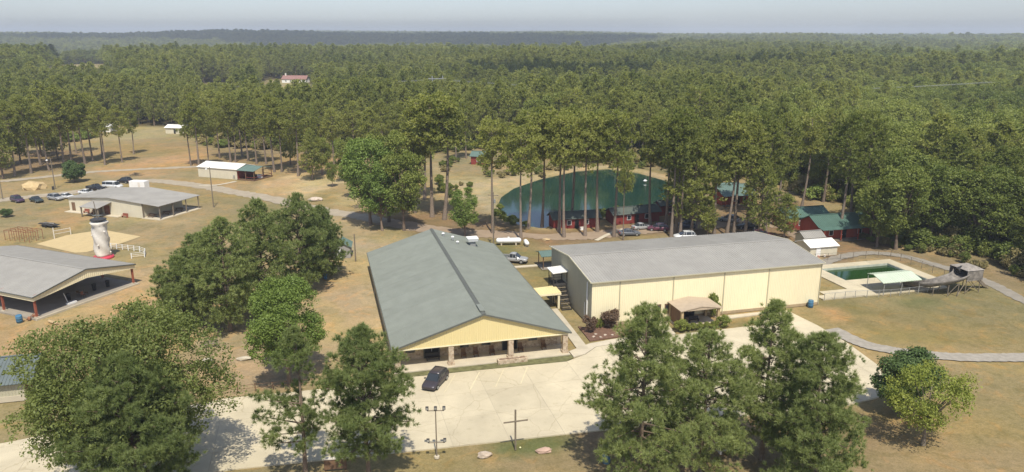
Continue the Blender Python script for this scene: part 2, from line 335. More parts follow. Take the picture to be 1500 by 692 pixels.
def build_ground():
    def axis(lo, d0, d1, hi, step, g):
        a = list(np.arange(d0, d1 + 0.01, step)); s = step
        while a[-1] < hi: s *= g; a.append(min(a[-1] + s, hi))
        s = step; b = []
        c = d0
        while c > lo: s *= g; c = max(c - s, lo); b.append(c)
        return np.array(b[::-1] + a)
    xs = axis(-5400, -150, 125, 5400, 1.2, 1.07); ys = axis(-300, 40, 262, 6900, 1.2, 1.06)
    X, Y = np.meshgrid(xs, ys); P = np.stack([X.ravel(), Y.ravel()], 1)
    Z = hills(P[:, 0], P[:, 1])
    lawn = 0.10 * (vnoise(P[:,0], P[:,1], 18, 1) - 0.5)
    near = np.hypot(P[:,0], P[:,1]) < 330
    pd = np.full(len(P), -1e3); pd[near] = sdist(P[near], POND)
    L = np.stack([P[:,0]*E1[0] + P[:,1]*E1[1], P[:,0]*E2[0] + P[:,1]*E2[1]], 1)
    lawn = np.where((L[:,1] > 64) & (L[:,1] < 132) & (L[:,0] > -70) & (L[:,0] < 108), lawn - 0.07, lawn)
    Z = Z + np.where(near, np.minimum(lawn, 0.03) - 0.03, 0)
    Z = np.where(near, Z + 0.35 * np.exp(-((pd + 3.0) / 2.2) ** 2) - 1.6 * sm(pd, -0.8, 2.5), Z)
    inp = (L[:,0] > POOL_A[0]-.6) & (L[:,0] < POOL_A[1]+.6) & (L[:,1] > POOL_B[2]-.6) & (L[:,1] < POOL_A[3]+.6)
    Z = np.where(inp, -1.9, Z)
    # the soil itself: dry grass, green grass, sand, clay, pine straw, forest floor
    C = np.tile(np.array([0.290, 0.228, 0.130]), (len(P), 1))
    wob = (vnoise(P[:,0], P[:,1], 9, 21) - 0.5) * 9 + (vnoise(P[:,0], P[:,1], 3.1, 22) - 0.5) * 4
    def zone(px, col, soft=4.0, k=1.0):
        nonlocal C
        poly = [G(*q) for q in px]; d = np.full(len(P), -1e3); d[near] = sdist(P[near], poly)
        f = (sm(d + wob * min(1.0, soft / 4), -soft, soft) * k)[:, None]; C = C * (1 - f) + np.array(col) * f
    OLIVE = (0.205, 0.175, 0.088); GREEN = (0.125, 0.140, 0.058); SAND = (0.42, 0.345, 0.225); CLAY = (0.40, 0.262, 0.145)
    STRAW = (0.215, 0.150, 0.095); YARD = (0.375, 0.295, 0.19); PINK = (0.325, 0.245, 0.168)
    zone([(90,325),(260,322),(330,330),(330,400),(240,430),(200,400),(90,345)], OLIVE, 8, .6)
    zone([(0,300),(90,300),(100,325),(0,330)], OLIVE, 6, .4)
    zone([(300,285),(450,300),(520,330),(490,360),(340,330)], OLIVE, 6, .55)
    zone([(200,420),(300,470),(480,400),(505,345),(560,335),(585,545),(330,578),(300,500)], YARD, 5, .9)
    zone([(290,490),(400,470),(480,520),(470,560),(330,575)], PINK, 5, .8)
    zone([(520,365),(545,370),(590,545),(560,548)], SAND, 2, .7)
    zone([(40,470),(200,413),(245,425),(235,450),(120,500),(40,540),(-40,540),(-40,455)], CLAY, 4, .65)
    zone([(60,480),(150,445),(210,430),(200,460),(90,500)], CLAY, 4, .8)
    zone([(100,440),(230,430),(230,480),(60,500)], SAND, 5, .35)
    zone([(370,268),(470,248),(520,262),(440,288),(380,282)], SAND, 3, .95)
    zone([(380,262),(430,262),(420,285),(380,285)], CLAY, 3, .5)
    zone([(290,262),(360,266),(350,276),(290,272)], CLAY, 3, .8)
    zone([(130,244),(300,218),(312,244),(160,262)], CLAY, 4, 1.0)
    zone([(-100,228),(120,218),(150,240),(0,258),(-100,262)], STRAW, 5, .8)  # pine straw whose dark colour also serves as shade under the left stand
    zone([(135,193),(290,190),(296,222),(150,236)], OLIVE, 6, .7)
    zone([(300,216),(480,225),(500,250),(310,240)], STRAW, 6, .6)
    zone([(320,218),(420,226),(410,236),(325,232)], OLIVE, 4, .7)
    zone([(640,240),(700,228),(770,236),(810,250),(735,288),(722,310),(690,300),(640,285)], SAND, 4, .8)
    zone([(640,222),(770,228),(1000,236),(1020,268),(940,248),(890,242),(800,250),(720,262),(650,262)], (0.20,0.165,0.095), 3, .65)
    zone([(560,322),(640,305),(720,322),(800,340),(900,330),(1000,318),(1060,290),(1180,300),(1260,345),(1330,362),(1240,380),(1110,345),(960,345),(810,362),(700,348),(600,340)], STRAW, 4, .95)
    zone([(690,348),(780,352),(830,390),(820,425),(800,440),(750,395)], OLIVE, 2.5, .7)
    zone([(700,362),(745,362),(770,372),(715,372)], GREEN, 2, .6)
    zone([(745,375),(800,378),(810,392),(760,395)], STRAW, 1.5, .6)
    zone([(1160,458),(1230,440),(1340,430),(1420,412),(1500,448),(1620,480),(1620,520),(1400,516),(1300,506),(1250,492)], OLIVE, 4, .85)
    zone([(1220,450),(1330,436),(1400,440),(1300,456)], GREEN, 3, .5)
    zone([(1195,450),(1225,452),(1240,475),(1215,470)], CLAY, 1.2, .6)
    zone([(1230,372),(1330,362),(1500,408),(1640,455),(1600,470),(1400,398),(1300,380)], (0.25,0.185,0.112), 3, .9)
    zone([(330,700),(620,664),(835,640),(1280,598),(1420,600),(1420,900),(330,900)], (0.255, 0.20, 0.112), 4, .8)
    zone([(1290,560),(1400,540),(1700,540),(1700,900),(1300,700)], (0.26, 0.203, 0.115), 5, .8)
    zone([(712,654),(830,638),(845,646),(790,664),(740,670)], GREEN, 1.0, .9)
    zone([(600,553),(830,533),(870,520),(880,515),(872,524),(832,541),(604,562)], GREEN, .8, .9)
    zone([(330,690),(620,662),(635,668),(480,692)], OLIVE, 1.5, .6)
    zone([(870,632),(1270,594),(1270,680),(900,700)], STRAW, 4, .8)
    zone([(960,478),(1110,466),(1112,478),(1010,490)], OLIVE, 1, .9)
    zone([(1120,540),(1165,535),(1180,560),(1120,565)], GREEN, 1, .9)
    zone([(90,330),(200,312),(300,325),(220,332)], SAND, 3, .3)
    zone([(90,335),(240,330),(330,345),(330,420),(545,345),(560,420),(330,578),(200,500),(60,470)], (0.355,0.27,0.17), 7, .45)
    zone([(140,200),(290,196),(300,240),(150,250)], CLAY, 6, .35)
    zone([(60,312),(110,300),(130,330),(80,345)], CLAY, 2, .5)
    zone([(120,372),(240,395),(235,430),(180,412)], YARD, 3, .7)
    zone([(430,300),(560,325),(545,345),(440,330)], YARD, 3, .7)
    zone([(225,262),(300,262),(300,275),(235,272)], CLAY, 2, .7)
    zone([(490,285),(545,290),(520,305),(480,300)], SAND, 2, .6)
    zone([(400,225),(500,230),(520,262),(420,256)], CLAY, 3, .5)
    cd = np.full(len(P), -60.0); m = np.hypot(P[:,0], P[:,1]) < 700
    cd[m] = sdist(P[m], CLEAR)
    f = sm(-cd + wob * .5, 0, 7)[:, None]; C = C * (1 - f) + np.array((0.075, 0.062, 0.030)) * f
    for (cx, cy, rx, ry) in FIELDS:
        e = ((P[:,0]-cx)/rx)**2 + ((P[:,1]-cy)/ry)**2
        f = (1 - sm(e, .7, 1.1))[:, None]; C = C*(1-f) + np.array((0.33, 0.275, 0.155))*f
    for a0, y0, y1, hw in GLADES:
        f = (sm(P[:,1], y0, y0+25) * (1 - sm(P[:,1], y1-25, y1)) * (1 - sm(np.abs(P[:,0] - a0*P[:,1]), hw*.7, hw)))[:, None]; C = C*(1-f) + np.array((0.33, 0.275, 0.155))*f
    f = (np.exp(-((pd + 1.6) / 1.5) ** 2))[:, None]; C = C*(1-f) + np.array((0.38,0.30,0.19))*f
    nx, ny = len(xs), len(ys)
    idx = np.arange(nx*ny).reshape(ny, nx)
    F = np.stack([idx[:-1,:-1], idx[:-1,1:], idx[1:,1:], idx[1:,:-1]], -1).reshape(-1, 4)
    me = bpy.data.meshes.new('ground'); me.vertices.add(len(P)); me.vertices.foreach_set('co', np.column_stack([P, Z]).astype(np.float32).ravel())
    me.loops.add(F.size); me.loops.foreach_set('vertex_index', F.ravel().astype(np.int32))
    me.polygons.add(len(F)); me.polygons.foreach_set('loop_start', np.arange(0, F.size, 4, dtype=np.int32)); me.polygons.foreach_set('loop_total', np.full(len(F), 4, np.int32))
    me.update(); me.polygons.foreach_set('use_smooth', np.ones(len(F), bool))
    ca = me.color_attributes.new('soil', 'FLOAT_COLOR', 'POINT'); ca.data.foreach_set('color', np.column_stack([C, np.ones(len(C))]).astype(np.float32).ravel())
    m, n, b = _nodes('soil_and_grass'); b.inputs['Roughness'].default_value = 0.95; b.inputs['Specular IOR Level'].default_value = 0.1
    at = n.nodes.new('ShaderNodeAttribute'); at.attribute_name = 'soil'
    tc = n.nodes.new('ShaderNodeTexCoord'); last = at.outputs['Color']
    def blot(scale, lo, hi, tint, detail=6, dist=0.6):
        nonlocal last
        no = n.nodes.new('ShaderNodeTexNoise'); no.inputs['Scale'].default_value = scale; no.inputs['Detail'].default_value = detail; no.inputs['Distortion'].default_value = dist
        n.links.new(tc.outputs['Object'], no.inputs['Vector'])
        cr = n.nodes.new('ShaderNodeValToRGB'); cr.color_ramp.elements[0].position = lo; cr.color_ramp.elements[1].position = hi
        cr.color_ramp.elements[0].color = (1,1,1,1); cr.color_ramp.elements[1].color = tint + (1,)
        n.links.new(no.outputs['Fac'], cr.inputs[0])
        mx = n.nodes.new('ShaderNodeMix'); mx.data_type = 'RGBA'; mx.blend_type = 'MULTIPLY'; mx.inputs[0].default_value = 1
        n.links.new(last, mx.inputs[6]); n.links.new(cr.outputs[0], mx.inputs[7]); last = mx.outputs[2]
    blot(0.03, .40, .60, (1.12, 1.04, 0.95)); blot(0.06, .42, .60, (0.90, 0.95, 0.84)); blot(0.13, .48, .64, (1.18, 1.12, 1.05), 8, 1.2); blot(0.35, .48, .70, (0.80, 0.82, 0.76), 8, 1.0); blot(1.9, .4, .8, (0.72, 0.74, 0.70), 8, 1.0); blot(7.0, .4, .7, (0.76, 0.79, 0.72), 6, .5); blot(0.22, .54, .66, (1.18, 1.05, .94), 8, 2.0)
    n.links.new(last, b.inputs['Base Color'])
    nb = n.nodes.new('ShaderNodeTexNoise'); nb.inputs['Scale'].default_value = 2.5; nb.inputs['Detail'].default_value = 8
    n.links.new(tc.outputs['Object'], nb.inputs['Vector'])
    bp = n.nodes.new('ShaderNodeBump'); bp.inputs['Strength'].default_value = 0.55; bp.inputs['Distance'].default_value = 0.12
    n.links.new(nb.outputs['Fac'], bp.inputs['Height']); n.links.new(bp.outputs[0], b.inputs['Normal'])
    me.materials.append(m)
    return struct(link(bpy.data.objects.new('ground', me)))
FIELDS = [(-175, 330, 36, 26)]
GLADES = [(-.562, 520, 1010, 30), (-.296, 385, 650, 20), (-.39, 400, 600, 13), (-.05, 380, 470, 10)]   # open fields among the woods
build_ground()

def water_mat(name, col, rough=0.04, bscale=1.2, bst=0.08):
    m, n, b = _nodes(name)
    b.inputs['Roughness'].default_value = rough; b.inputs['Specular IOR Level'].default_value = 0.5; b.inputs['IOR'].default_value = 1.33
    tc = n.nodes.new('ShaderNodeTexCoord'); no = n.nodes.new('ShaderNodeTexNoise'); no.inputs['Scale'].default_value = bscale; no.inputs['Detail'].default_value = 4
    n.links.new(tc.outputs['Object'], no.inputs['Vector'])
    bp = n.nodes.new('ShaderNodeBump'); bp.inputs['Strength'].default_value = bst; bp.inputs['Distance'].default_value = 0.05
    n.links.new(no.outputs['Fac'], bp.inputs['Height']); n.links.new(bp.outputs[0], b.inputs['Normal'])
    n2 = n.nodes.new('ShaderNodeTexNoise'); n2.inputs['Scale'].default_value = 0.06; n2.inputs['Detail'].default_value = 4
    n.links.new(tc.outputs['Object'], n2.inputs['Vector'])
    cr = n.nodes.new('ShaderNodeValToRGB'); cr.color_ramp.elements[0].position = .3; cr.color_ramp.elements[1].position = .7
    cr.color_ramp.elements[0].color = tuple(c*0.75 for c in col) + (1,); cr.color_ramp.elements[1].color = tuple(c*1.3 for c in col) + (1,)
    n.links.new(n2.outputs['Fac'], cr.inputs[0]); n.links.new(cr.outputs[0], b.inputs['Base Color'])
    return m
def sheet(name, poly, z, m, parent=None):
    bm = bmesh.new(); vs = [bm.verts.new((p[0], p[1], z)) for p in poly]; f = bm.faces.new(vs)
    if f.normal.z < 0 or True:
        f.normal_update()
        if f.normal.z < 0: f.normal_flip()
    bmesh.ops.triangulate(bm, faces=bm.faces[:])
    me = bpy.data.meshes.new(name); bm.to_mesh(me); bm.free(); me.materials.append(m)
    return link(bpy.data.objects.new(name, me), parent)
pc = np.mean(np.array(POND), 0)
struct(sheet('pond_water', [tuple(pc + (np.array(q) - pc) * 1.03) for q in POND], -0.38, water_mat('pond_water', (0.012, 0.041, 0.030), 0.085, 0.8, 0.10)))

def smooth_path(pts, sub=8):
    P = [np.array(q, float) for q in pts]; P = [2*P[0]-P[1]] + P + [2*P[-1]-P[-2]]; out = []
    for i in range(1, len(P)-2):
        for k in range(sub):
            t = k / sub; a, b, c, d = P[i-1:i+3]
            out.append(0.5*((2*b) + (c-a)*t + (2*a-5*b+4*c-d)*t*t + (3*b-a-3*c+d)*t**3))
    out.append(P[-2]); return out
def road(name, px, wd, m, z=0.035, jit=0.35, seed=1):
    C = smooth_path([G(*q) for q in px], 14); vs = []
    r = random.Random(seed)
    for i, c in enumerate(C):
        d = (C[min(i+1, len(C)-1)] - C[max(i-1, 0)]); d = d / (np.hypot(*d) + 1e-9); nn = np.array((-d[1], d[0]))
        a = wd/2 + r.uniform(-jit, jit); b = wd/2 + r.uniform(-jit, jit)
        vs += [tuple(c + nn*a) + (z,), tuple(c) + (z + .01,), tuple(c - nn*b) + (z,)]
    fs = []
    for i in range(len(C)-1):
        k = 3*i; fs += [(k, k+1, k+4, k+3), (k+1, k+2, k+5, k+4)]
    mb = MB().add(vs, [f[::-1] for f in fs])
    return struct(mb.build(name, m))
road('gravel_road', [(-160,310),(-40,298),(40,289),(120,280),(175,268),(225,265),(290,272),(340,281),(400,292),(455,305),(520,316),(570,326)], 5.0, M_DIRTR, 0.03, .5, 1)
road('sandy_track', [(-100,272),(0,266),(70,259),(140,252),(210,248),(280,245),(300,243)], 3.6, M_DIRTR, 0.045, .5, 2)
road('camp_road', [(560,325),(640,338),(700,343),(770,344),(830,347),(880,344),(940,338),(1010,333),(1080,326),(1140,330)], 6.0, mat('camp_dirt', (0.275,0.205,0.14), .95, .15, .5), 0.06, .6, 3)
road('gravel_path', [(1218,482),(1262,503),(1300,512),(1340,518),(1400,523),(1460,524),(1540,522),(1700,512)], 2.6, mat('grey_gravel', (0.35,0.315,0.26), .95, .2, 1.2), 0.03, .10, 4)
road('asphalt_lane', [(1200,388),(1235,376),(1275,371),(1320,375),(1365,387),(1410,400),(1450,415),(1490,436),(1560,470),(1640,510)], 2.4, mat('grey_lane', (0.25,0.225,0.185), .95, .15, .8), 0.05, .2, 5)
road('dirt_branch', [(1210,376),(1190,362),(1170,348),(1150,336)], 3.0, mat('camp_dirt', (0.33,0.235,0.155)), 0.075, .5, 6)
road('footpath', [(873,353),(893,343),(912,336)], 1.0, M_CONC2, 0.09, .04, 7)
road('shed_path', [(292,272),(320,271),(346,266)], 1.3, M_CONC2, 0.06, .1, 8)

# concrete lot, laid in slabs
def clip(poly, ax, lim, keep_less):
    out = []; n = len(poly)
    for i in range(n):
        a = poly[i]; b = poly[(i+1) % n]; ia = (a[ax] <= lim) == keep_less; ib = (b[ax] <= lim) == keep_less
        if ia: out.append(a)
        if ia != ib:
            t = (lim - a[ax]) / (b[ax] - a[ax]); out.append((a[0]+(b[0]-a[0])*t, a[1]+(b[1]-a[1])*t))
    return out
def slabs(name, poly, x0, y0, sx, sy, z, m, gap=0.014):
    base = bpy.data.objects.new(name, None); link(base); base.rotation_euler = (0, 0, AX); struct(base)
    X0 = min(p[0] for p in poly); X1 = max(p[0] for p in poly); Y0 = min(p[1] for p in poly); Y1 = max(p[1] for p in poly)
    struct(sheet('sub_base', poly, z - .018, M_SLAB, base))
    i = math.floor((X0 - x0) / sx)
    while x0 + i*sx < X1:
        j = math.floor((Y0 - y0) / sy)
        while y0 + j*sy < Y1:
            p = poly
            for ax, lim, kl in ((0, x0+i*sx+gap, False), (0, x0+(i+1)*sx-gap, True), (1, y0+j*sy+gap, False), (1, y0+(j+1)*sy-gap, True)):
                if len(p) > 2: p = clip(p, ax, lim, kl)
            if len(p) > 2:
                area = sum(p[k][0]*p[(k+1) % len(p)][1] - p[(k+1) % len(p)][0]*p[k][1] for k in range(len(p))) / 2
                if abs(area) > 0.3:
                    q = p if area > 0 else p[::-1]
                    dz = random.uniform(-0.004, 0.004)
                    MB().prism(q, -0.12, z + dz).build('slab', m, base)
            j += 1
        i += 1
    return base
LOT = [(-62,70.5),(-10,71.2),(8.5,70.1),(24,69.4),(45,68.2),(58,67.4),(63,68.2),(67,71),(69.2,76),(70.2,83),(70.3,90),(69.6,96.6),(66.3,96.6),(64.0,94.2),(61.5,92.2),(50,92.0),(41.0,91.2),(35.5,90.6),(33.2,88.6),(30,87.1),(9.6,87.6),(-1,87.0),(-12.7,87.4),(-34,82.6),(-62,79)]
slabs('parking_lot', LOT, -61.5, 69.9, 6.1, 5.85, 0.06, M_CONC)
for lx in (15.2, 18.4, 21.6, 24.8):                # faded slanted bay lines by the dining hall
    o = MB().prism([(0,0),(0.13,0),(2.3,4.6),(2.17,4.6)], 0.068, 0.074).build('parking_line', M_PAINT); struct(o); o.location = W(lx - 2.5, 82.2) + (0,); o.rotation_euler = (0,0,AX)
def local_walk(name, poly, z, m=M_CONC2):
    a = sum(poly[k][0]*poly[(k+1) % len(poly)][1] - poly[(k+1) % len(poly)][0]*poly[k][1] for k in range(len(poly)))
    o = MB().prism(poly if a > 0 else poly[::-1], -0.1, z).build(name, m); o.rotation_euler = (0,0,AX); return struct(o)
local_walk('side_walk', [(32.7,90.4),(34.3,90.4),(34.9,106.4),(33.4,106.4)], 0.085)
local_walk('cross_walk', [(31.4,88.25),(33.2,88.8),(35.5,90.75),(41,91.35),(44.5,91.7),(44.5,93.0),(38.5,92.6),(35.0,92.0),(31.4,90.2)], 0.072)
local_walk('porch_walk', [(46.6,92.15),(48.3,92.15),(49.2,97.6),(47.2,97.6)], 0.08)
local_walk('wall_walk', [(57.2,95.6),(66,96.2),(66,97.0),(57.2,96.9)], 0.078)
local_walk('back_walk', [(33.5,128.9),(38.6,128.9),(38.6,129.8),(33.5,129.8)], 0.08)
o = local_walk('mulch_bed', [(35.4,92.9),(40.2,93.3),(42.6,94.6),(42.4,97.5),(37.0,97.6),(35.6,98.5)], 0.065, M_MULCH)

# ------------------------------------------------------------------ buildings
def gable_house(root, wd, dp, eave, peak, ridge='x', wall=M_CREAML, roof=M_GREYROOF, oh=0.35, pitch=0.4, rib=0.45, sides='fblr', trim=M_TRIM, z0=0.0):
    """walls and roof of a gabled shed; front is y=0, width along x"""
    def zt_x(t): return eave if ridge == 'x' else eave + (peak-eave) * (1 - abs(2*t - 1))
    def zt_y(t): return eave if ridge == 'y' else eave + (peak-eave) * (1 - abs(2*t - 1))
    parts = {}
    for s, a, b, out, zt in (('f',(0,0),(wd,0),(0,-1),zt_x),('r',(wd,0),(wd,dp),(1,0),zt_y),('b',(wd,dp),(0,dp),(0,1),zt_x),('l',(0,dp),(0,0),(-1,0),zt_y)):
        if s in sides:
            mb = MB(); n = 2
            if zt(0.5) > eave + 0.01:             # gable: two halves so that the point is exact
                mid = ((a[0]+b[0])/2, (a[1]+b[1])/2)
                ribbed(mb, a, mid, lambda t: zt(t/2) - .02, z0, out, pitch); ribbed(mb, mid, b, lambda t: zt(.5 + t/2) - .02, z0, out, pitch)
            else: ribbed(mb, a, b, eave - .02, z0, out, pitch)
            parts[s] = mb.build('wall', wall, root)
    sl = (peak - eave) / ((wd if ridge == 'y' else dp) / 2)
    e = eave - sl * oh + .06; p = peak + .06
    if ridge == 'x':
        q1 = ((-oh,-oh,e),(wd+oh,-oh,e),(wd+oh,dp/2,p),(-oh,dp/2,p)); q2 = ((wd+oh,dp+oh,e),(-oh,dp+oh,e),(-oh,dp/2,p),(wd+oh,dp/2,p))
        cap = ((-oh,dp/2,p+.05),(wd+oh,dp/2,p+.05))
    else:
        q1 = ((-oh,dp+oh,e),(-oh,-oh,e),(wd/2,-oh,p),(wd/2,dp+oh,p)); q2 = ((wd+oh,-oh,e),(wd+oh,dp+oh,e),(wd/2,dp+oh,p),(wd/2,-oh,p))
        cap = ((wd/2,-oh,p+.05),(wd/2,dp+oh,p+.05))
    parts['roof1'] = ribroof(MB(), *q1, pitch=rib).build('roof_slope', roof, root)
    parts['roof2'] = ribroof(MB(), *q2, pitch=rib).build('roof_slope', roof, root)
    MB().bar(cap[0], cap[1], 0.34, 0.05).build('ridge_cap', roof, root)
    return parts
def window(root, x, y, z, wd, ht, axis='x', frame=M_WHITE, glass=M_GLASS, out=-1, name='window'):
    """axis x: window in a wall that runs along x and faces out*y"""
    a, b = sorted((y + out*0.035, y + out*0.085)); c, d = sorted((y + out*0.035, y + out*0.055))
    f = MB()
    if axis == 'x':
        f.box(x-wd/2-.07, x+wd/2+.07, a, b, z-.07, z).box(x-wd/2-.07, x+wd/2+.07, a, b, z+ht, z+ht+.07).box(x-wd/2-.07, x-wd/2, a, b, z+.001, z+ht-.001).box(x+wd/2, x+wd/2+.07, a, b, z+.001, z+ht-.001)
        fr = f.build(name, frame, root); MB().box(x-wd/2, x+wd/2, c, d, z, z+ht).build('pane', glass, fr)
    else:                                          # wall along y at x=y-arg, swap
        f.box(a, b, x-wd/2-.07, x+wd/2+.07, z-.07, z).box(a, b, x-wd/2-.07, x+wd/2+.07, z+ht, z+ht+.07).box(a, b, x-wd/2-.07, x-wd/2, z+.001, z+ht-.001).box(a, b, x+wd/2, x+wd/2+.07, z+.001, z+ht-.001)
        fr = f.build(name, frame, root); MB().box(c, d, x-wd/2, x+wd/2, z, z+ht).build('pane', glass, fr)
    return fr

# --- dining hall with the grey-green roof
def dining_hall():
    t = thing('dining_hall', 'long dining hall with grey-green metal roof and yellow gable over a stone-columned porch', 'building', W(7.7, 89.6), AX)
    wd, ln, ev, pk, pd = 23.3, 45.0, 3.2, 6.85, 3.0
    cx = wd / 2
    box_part('porch_slab', M_CONC2, t, -0.2, wd + .2, -0.6, pd, -0.1, 0.16)
    mb = MB(); ribbed(mb, (0,0), (cx,0), lambda q: ev + (pk-ev)*q - .03, 2.95, (0,-1), .3, .035); ribbed(mb, (cx,0), (wd,0), lambda q: pk - (pk-ev)*q - .03, 2.95, (0,-1), .3, .035)
    mb.build('gable', M_YEL, t)
    box_part('soffit', M_CREAM, t, 0.02, wd-.02, .03, pd, 2.93, 3.0)
    box_part('gable_trim', M_CREAM, t, -.02, wd+.02, -.09, -.045, 2.86, 3.02)
    for x in (0.35, 7.3, 15.35, 22.95):
        c = box_part('pillar', M_STONE, t, x-.34, x+.34, -.02, .64, .16, 2.93)
        box_part('pillar_base', M_STONE, c, x-.44, x+.44, -.12, .74, .16, .5)
    # back wall of the porch: stone below, yellow metal above
    box_part('stone_wainscot', M_STONE, t, 0, wd, pd, pd+.3, .0, 1.35)
    ribbed(MB(), (0,pd+.05), (wd,pd+.05), 3.1, 1.35, (0,-1), .3).build('porch_wall', M_YEL, t)
    for x, wdw in ((2.3,1.1),(9.6,1.1),(12.6,1.1),(19.2,1.1)): window(t, x, pd, 1.25, wdw, 1.15, frame=M_TRIM)
    for x in (5.15, 15.9):
        d = box_part('door', M_DARK, t, x-.95, x+.95, pd-.06, pd-.01, .17, 2.45); box_part('handle', M_METAL, d, x-.06, x+.06, pd-.10, pd-.062, 1.1, 1.5)
        box_part('door_frame', M_TRIM, d, x-1.1, x-.96, pd-.08, pd-.01, .17, 2.6); box_part('door_frame', M_TRIM, d, x+.96, x+1.1, pd-.08, pd-.01, .17, 2.6)
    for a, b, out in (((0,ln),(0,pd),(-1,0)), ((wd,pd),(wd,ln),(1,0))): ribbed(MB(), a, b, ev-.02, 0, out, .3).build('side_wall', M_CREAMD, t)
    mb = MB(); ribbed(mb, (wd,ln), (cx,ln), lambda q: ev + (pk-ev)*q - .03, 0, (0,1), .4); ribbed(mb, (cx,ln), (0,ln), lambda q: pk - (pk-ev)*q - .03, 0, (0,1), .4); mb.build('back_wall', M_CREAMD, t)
    for y in (12, 22, 32): window(t, y, 0, 1.2, 1.2, 1.1, axis='y', frame=M_TRIM); window(t, y, wd, 1.2, 1.2, 1.1, axis='y', frame=M_TRIM, out=1)
    oh = 0.35; sl = (pk-ev)/cx; e = ev - sl*oh + .06; p = pk + .06; f = -.35; bk = ln + .35
    # each slope is laid in three runs of sheets that lap by a few centimetres
    cuts = [f, 5.4] + [5.4 + (bk-5.4)*q/13 for q in range(1, 14)]
    for k, (y0, y1) in enumerate(zip(cuts[:-1], cuts[1:])):
        dz = .04 if k == 0 else (.015 if k % 2 else .0); y1 += .06
        ribroof(MB(), (-oh,y1,e+dz), (-oh,y0,e+dz), (cx,y0,p+dz), (cx,y1,p+dz), .42, .05).build('roof_sheet', M_GREENROOF, t)
        ribroof(MB(), (wd+oh,y0,e+dz), (wd+oh,y1,e+dz), (cx,y1,p+dz), (cx,y0,p+dz), .42, .05).build('roof_sheet', M_GREENROOF, t)
    MB().add([(cx-.3,f,p+.02),(cx,f,p+.14),(cx+.3,f,p+.02),(cx-.3,bk,p+.02),(cx,bk,p+.14),(cx+.3,bk,p+.02)], [(0,1,4,3),(1,2,5,4),(0,2,1),(3,4,5)]).build('ridge_cap', M_TRIM, t)
    MB().box(cx-.35, cx+.35, .5, 3.0, p+.14, p+.26).build('ridge_vent', M_GREENROOF, t)
    for s in (0, 1):
        a = (-oh, f-.03, e-.02) if s == 0 else (wd+oh, f-.03, e-.02)
        MB().bar(a, (cx, f-.03, p-.02), .05, .22).build('rake_trim', M_TRIM, t)
        x = -oh-.03 if s == 0 else wd+oh+.03
        MB().bar((x, f, e-.02), (x, bk, e-.02), .10, .14).build('gutter', M_TRIM, t)
    for x, y, h in ((cx+1.6, 41.5, .5), (cx+3.0, 39.6, .7), (cx+3.6, 38.0, .35)):
        z = p - sl*abs(x-cx)
        v = MB().tube((x,y,z-.2), (x,y,z+h), .16, n=10).build('roof_vent', M_METAL, t, True); MB().tube((x,y,z+h), (x,y,z+h+.14), .30, .22, n=10).build('vent_cap', M_WHITE, v)
    z = p - sl*6.6; v = MB().box(cx+6.1, cx+7.1, 39.0, 40.0, z-.4, z+.9).build('exhaust_hood', M_METAL, t)
    MB().add([(cx+5.8,38.7,z+.9),(cx+7.4,38.7,z+.9),(cx+7.4,40.3,z+.9),(cx+5.8,40.3,z+.9),(cx+5.6,38.5,z+1.5),(cx+7.6,38.5,z+1.5),(cx+7.6,40.5,z+1.5),(cx+5.6,40.5,z+1.5)], [(0,1,5,4),(1,2,6,5),(2,3,7,6),(3,0,4,7),(4,5,6,7)]).build('hood_cowl', M_WHITE, v)
    for y in (3.2, 8.0, 30.0): MB().tube((-.28,y,.1), (-.28,y,e), .05, n=6).build('downspout', M_CREAMD, t)
    # things on the porch
    b = thing('porch_bench', 'dark bench under the left end of the dining hall porch', 'bench', W(7.7+5.2, 89.6+2.2) + (.16,), AX)
    box_part('seat', M_IRON, b, -.95, .95, -.25, .25, .40, .46); box_part('backrest', M_IRON, b, -.95, .95, .2, .26, .5, .95)
    for x in (-.8, .8): box_part('leg', M_IRON, b, x-.05, x+.05, -.22, .2, 0, .4)
    spots = [(9.3,1.9,'dark rocking chair on the porch beside the second stone pillar'),(11.0,2.0,'dark rocking chair in the middle of the porch below the first window'),(13.2,1.9,'dark rocking chair on the porch just left of the third pillar'),(17.2,1.9,'dark rocking chair on the porch right of the third pillar'),(20.5,2.0,'dark rocking chair near the right end of the porch')]
    proto = None
    for x, y, lb in spots:
        if proto is None:
            c = thing('rocking_chair', lb, 'chair', W(7.7+x, 89.6+y) + (.16,), AX, 'rocking chairs on the porch'); proto = c
            box_part('seat', M_BROWN, c, -.32, .32, -.28, .28, .38, .43); MB().bar((0,.28,.42), (0,.45,1.15), .6, .05).build('backrest', M_BROWN, c)
            for s in (-.29, .29): box_part('arm', M_BROWN, c, s-.04, s+.04, -.3, .32, .62, .66); box_part('leg', M_BROWN, c, s-.03, s+.03, -.25, -.19, .08, .62); box_part('leg', M_BROWN, c, s-.03, s+.03, .2, .26, .08, .62); MB().bar((s,-.42,.08), (s,.5,.08), .05, .06).build('rocker', M_BROWN, c)
        else: place(copy_tree(proto), W(7.7+x, 89.6+y) + (.16,), AX, lb)
dining_hall()
p = thing('stone_planter', 'low stone planter in front of the third porch pillar', 'planter', W(23.0, 88.75), AX)
for a in ((-2.0,2.0,-.35,-.15),(-2.0,2.0,.25,.45),(-2.0,-1.8,-.149,.249),(1.8,2.0,-.149,.249)): box_part('stone_wall', M_STONE, p, a[0], a[1], a[2], a[3], 0, .6)
box_part('soil', M_MULCH, p, -1.79, 1.79, -.14, .24, 0, .5)

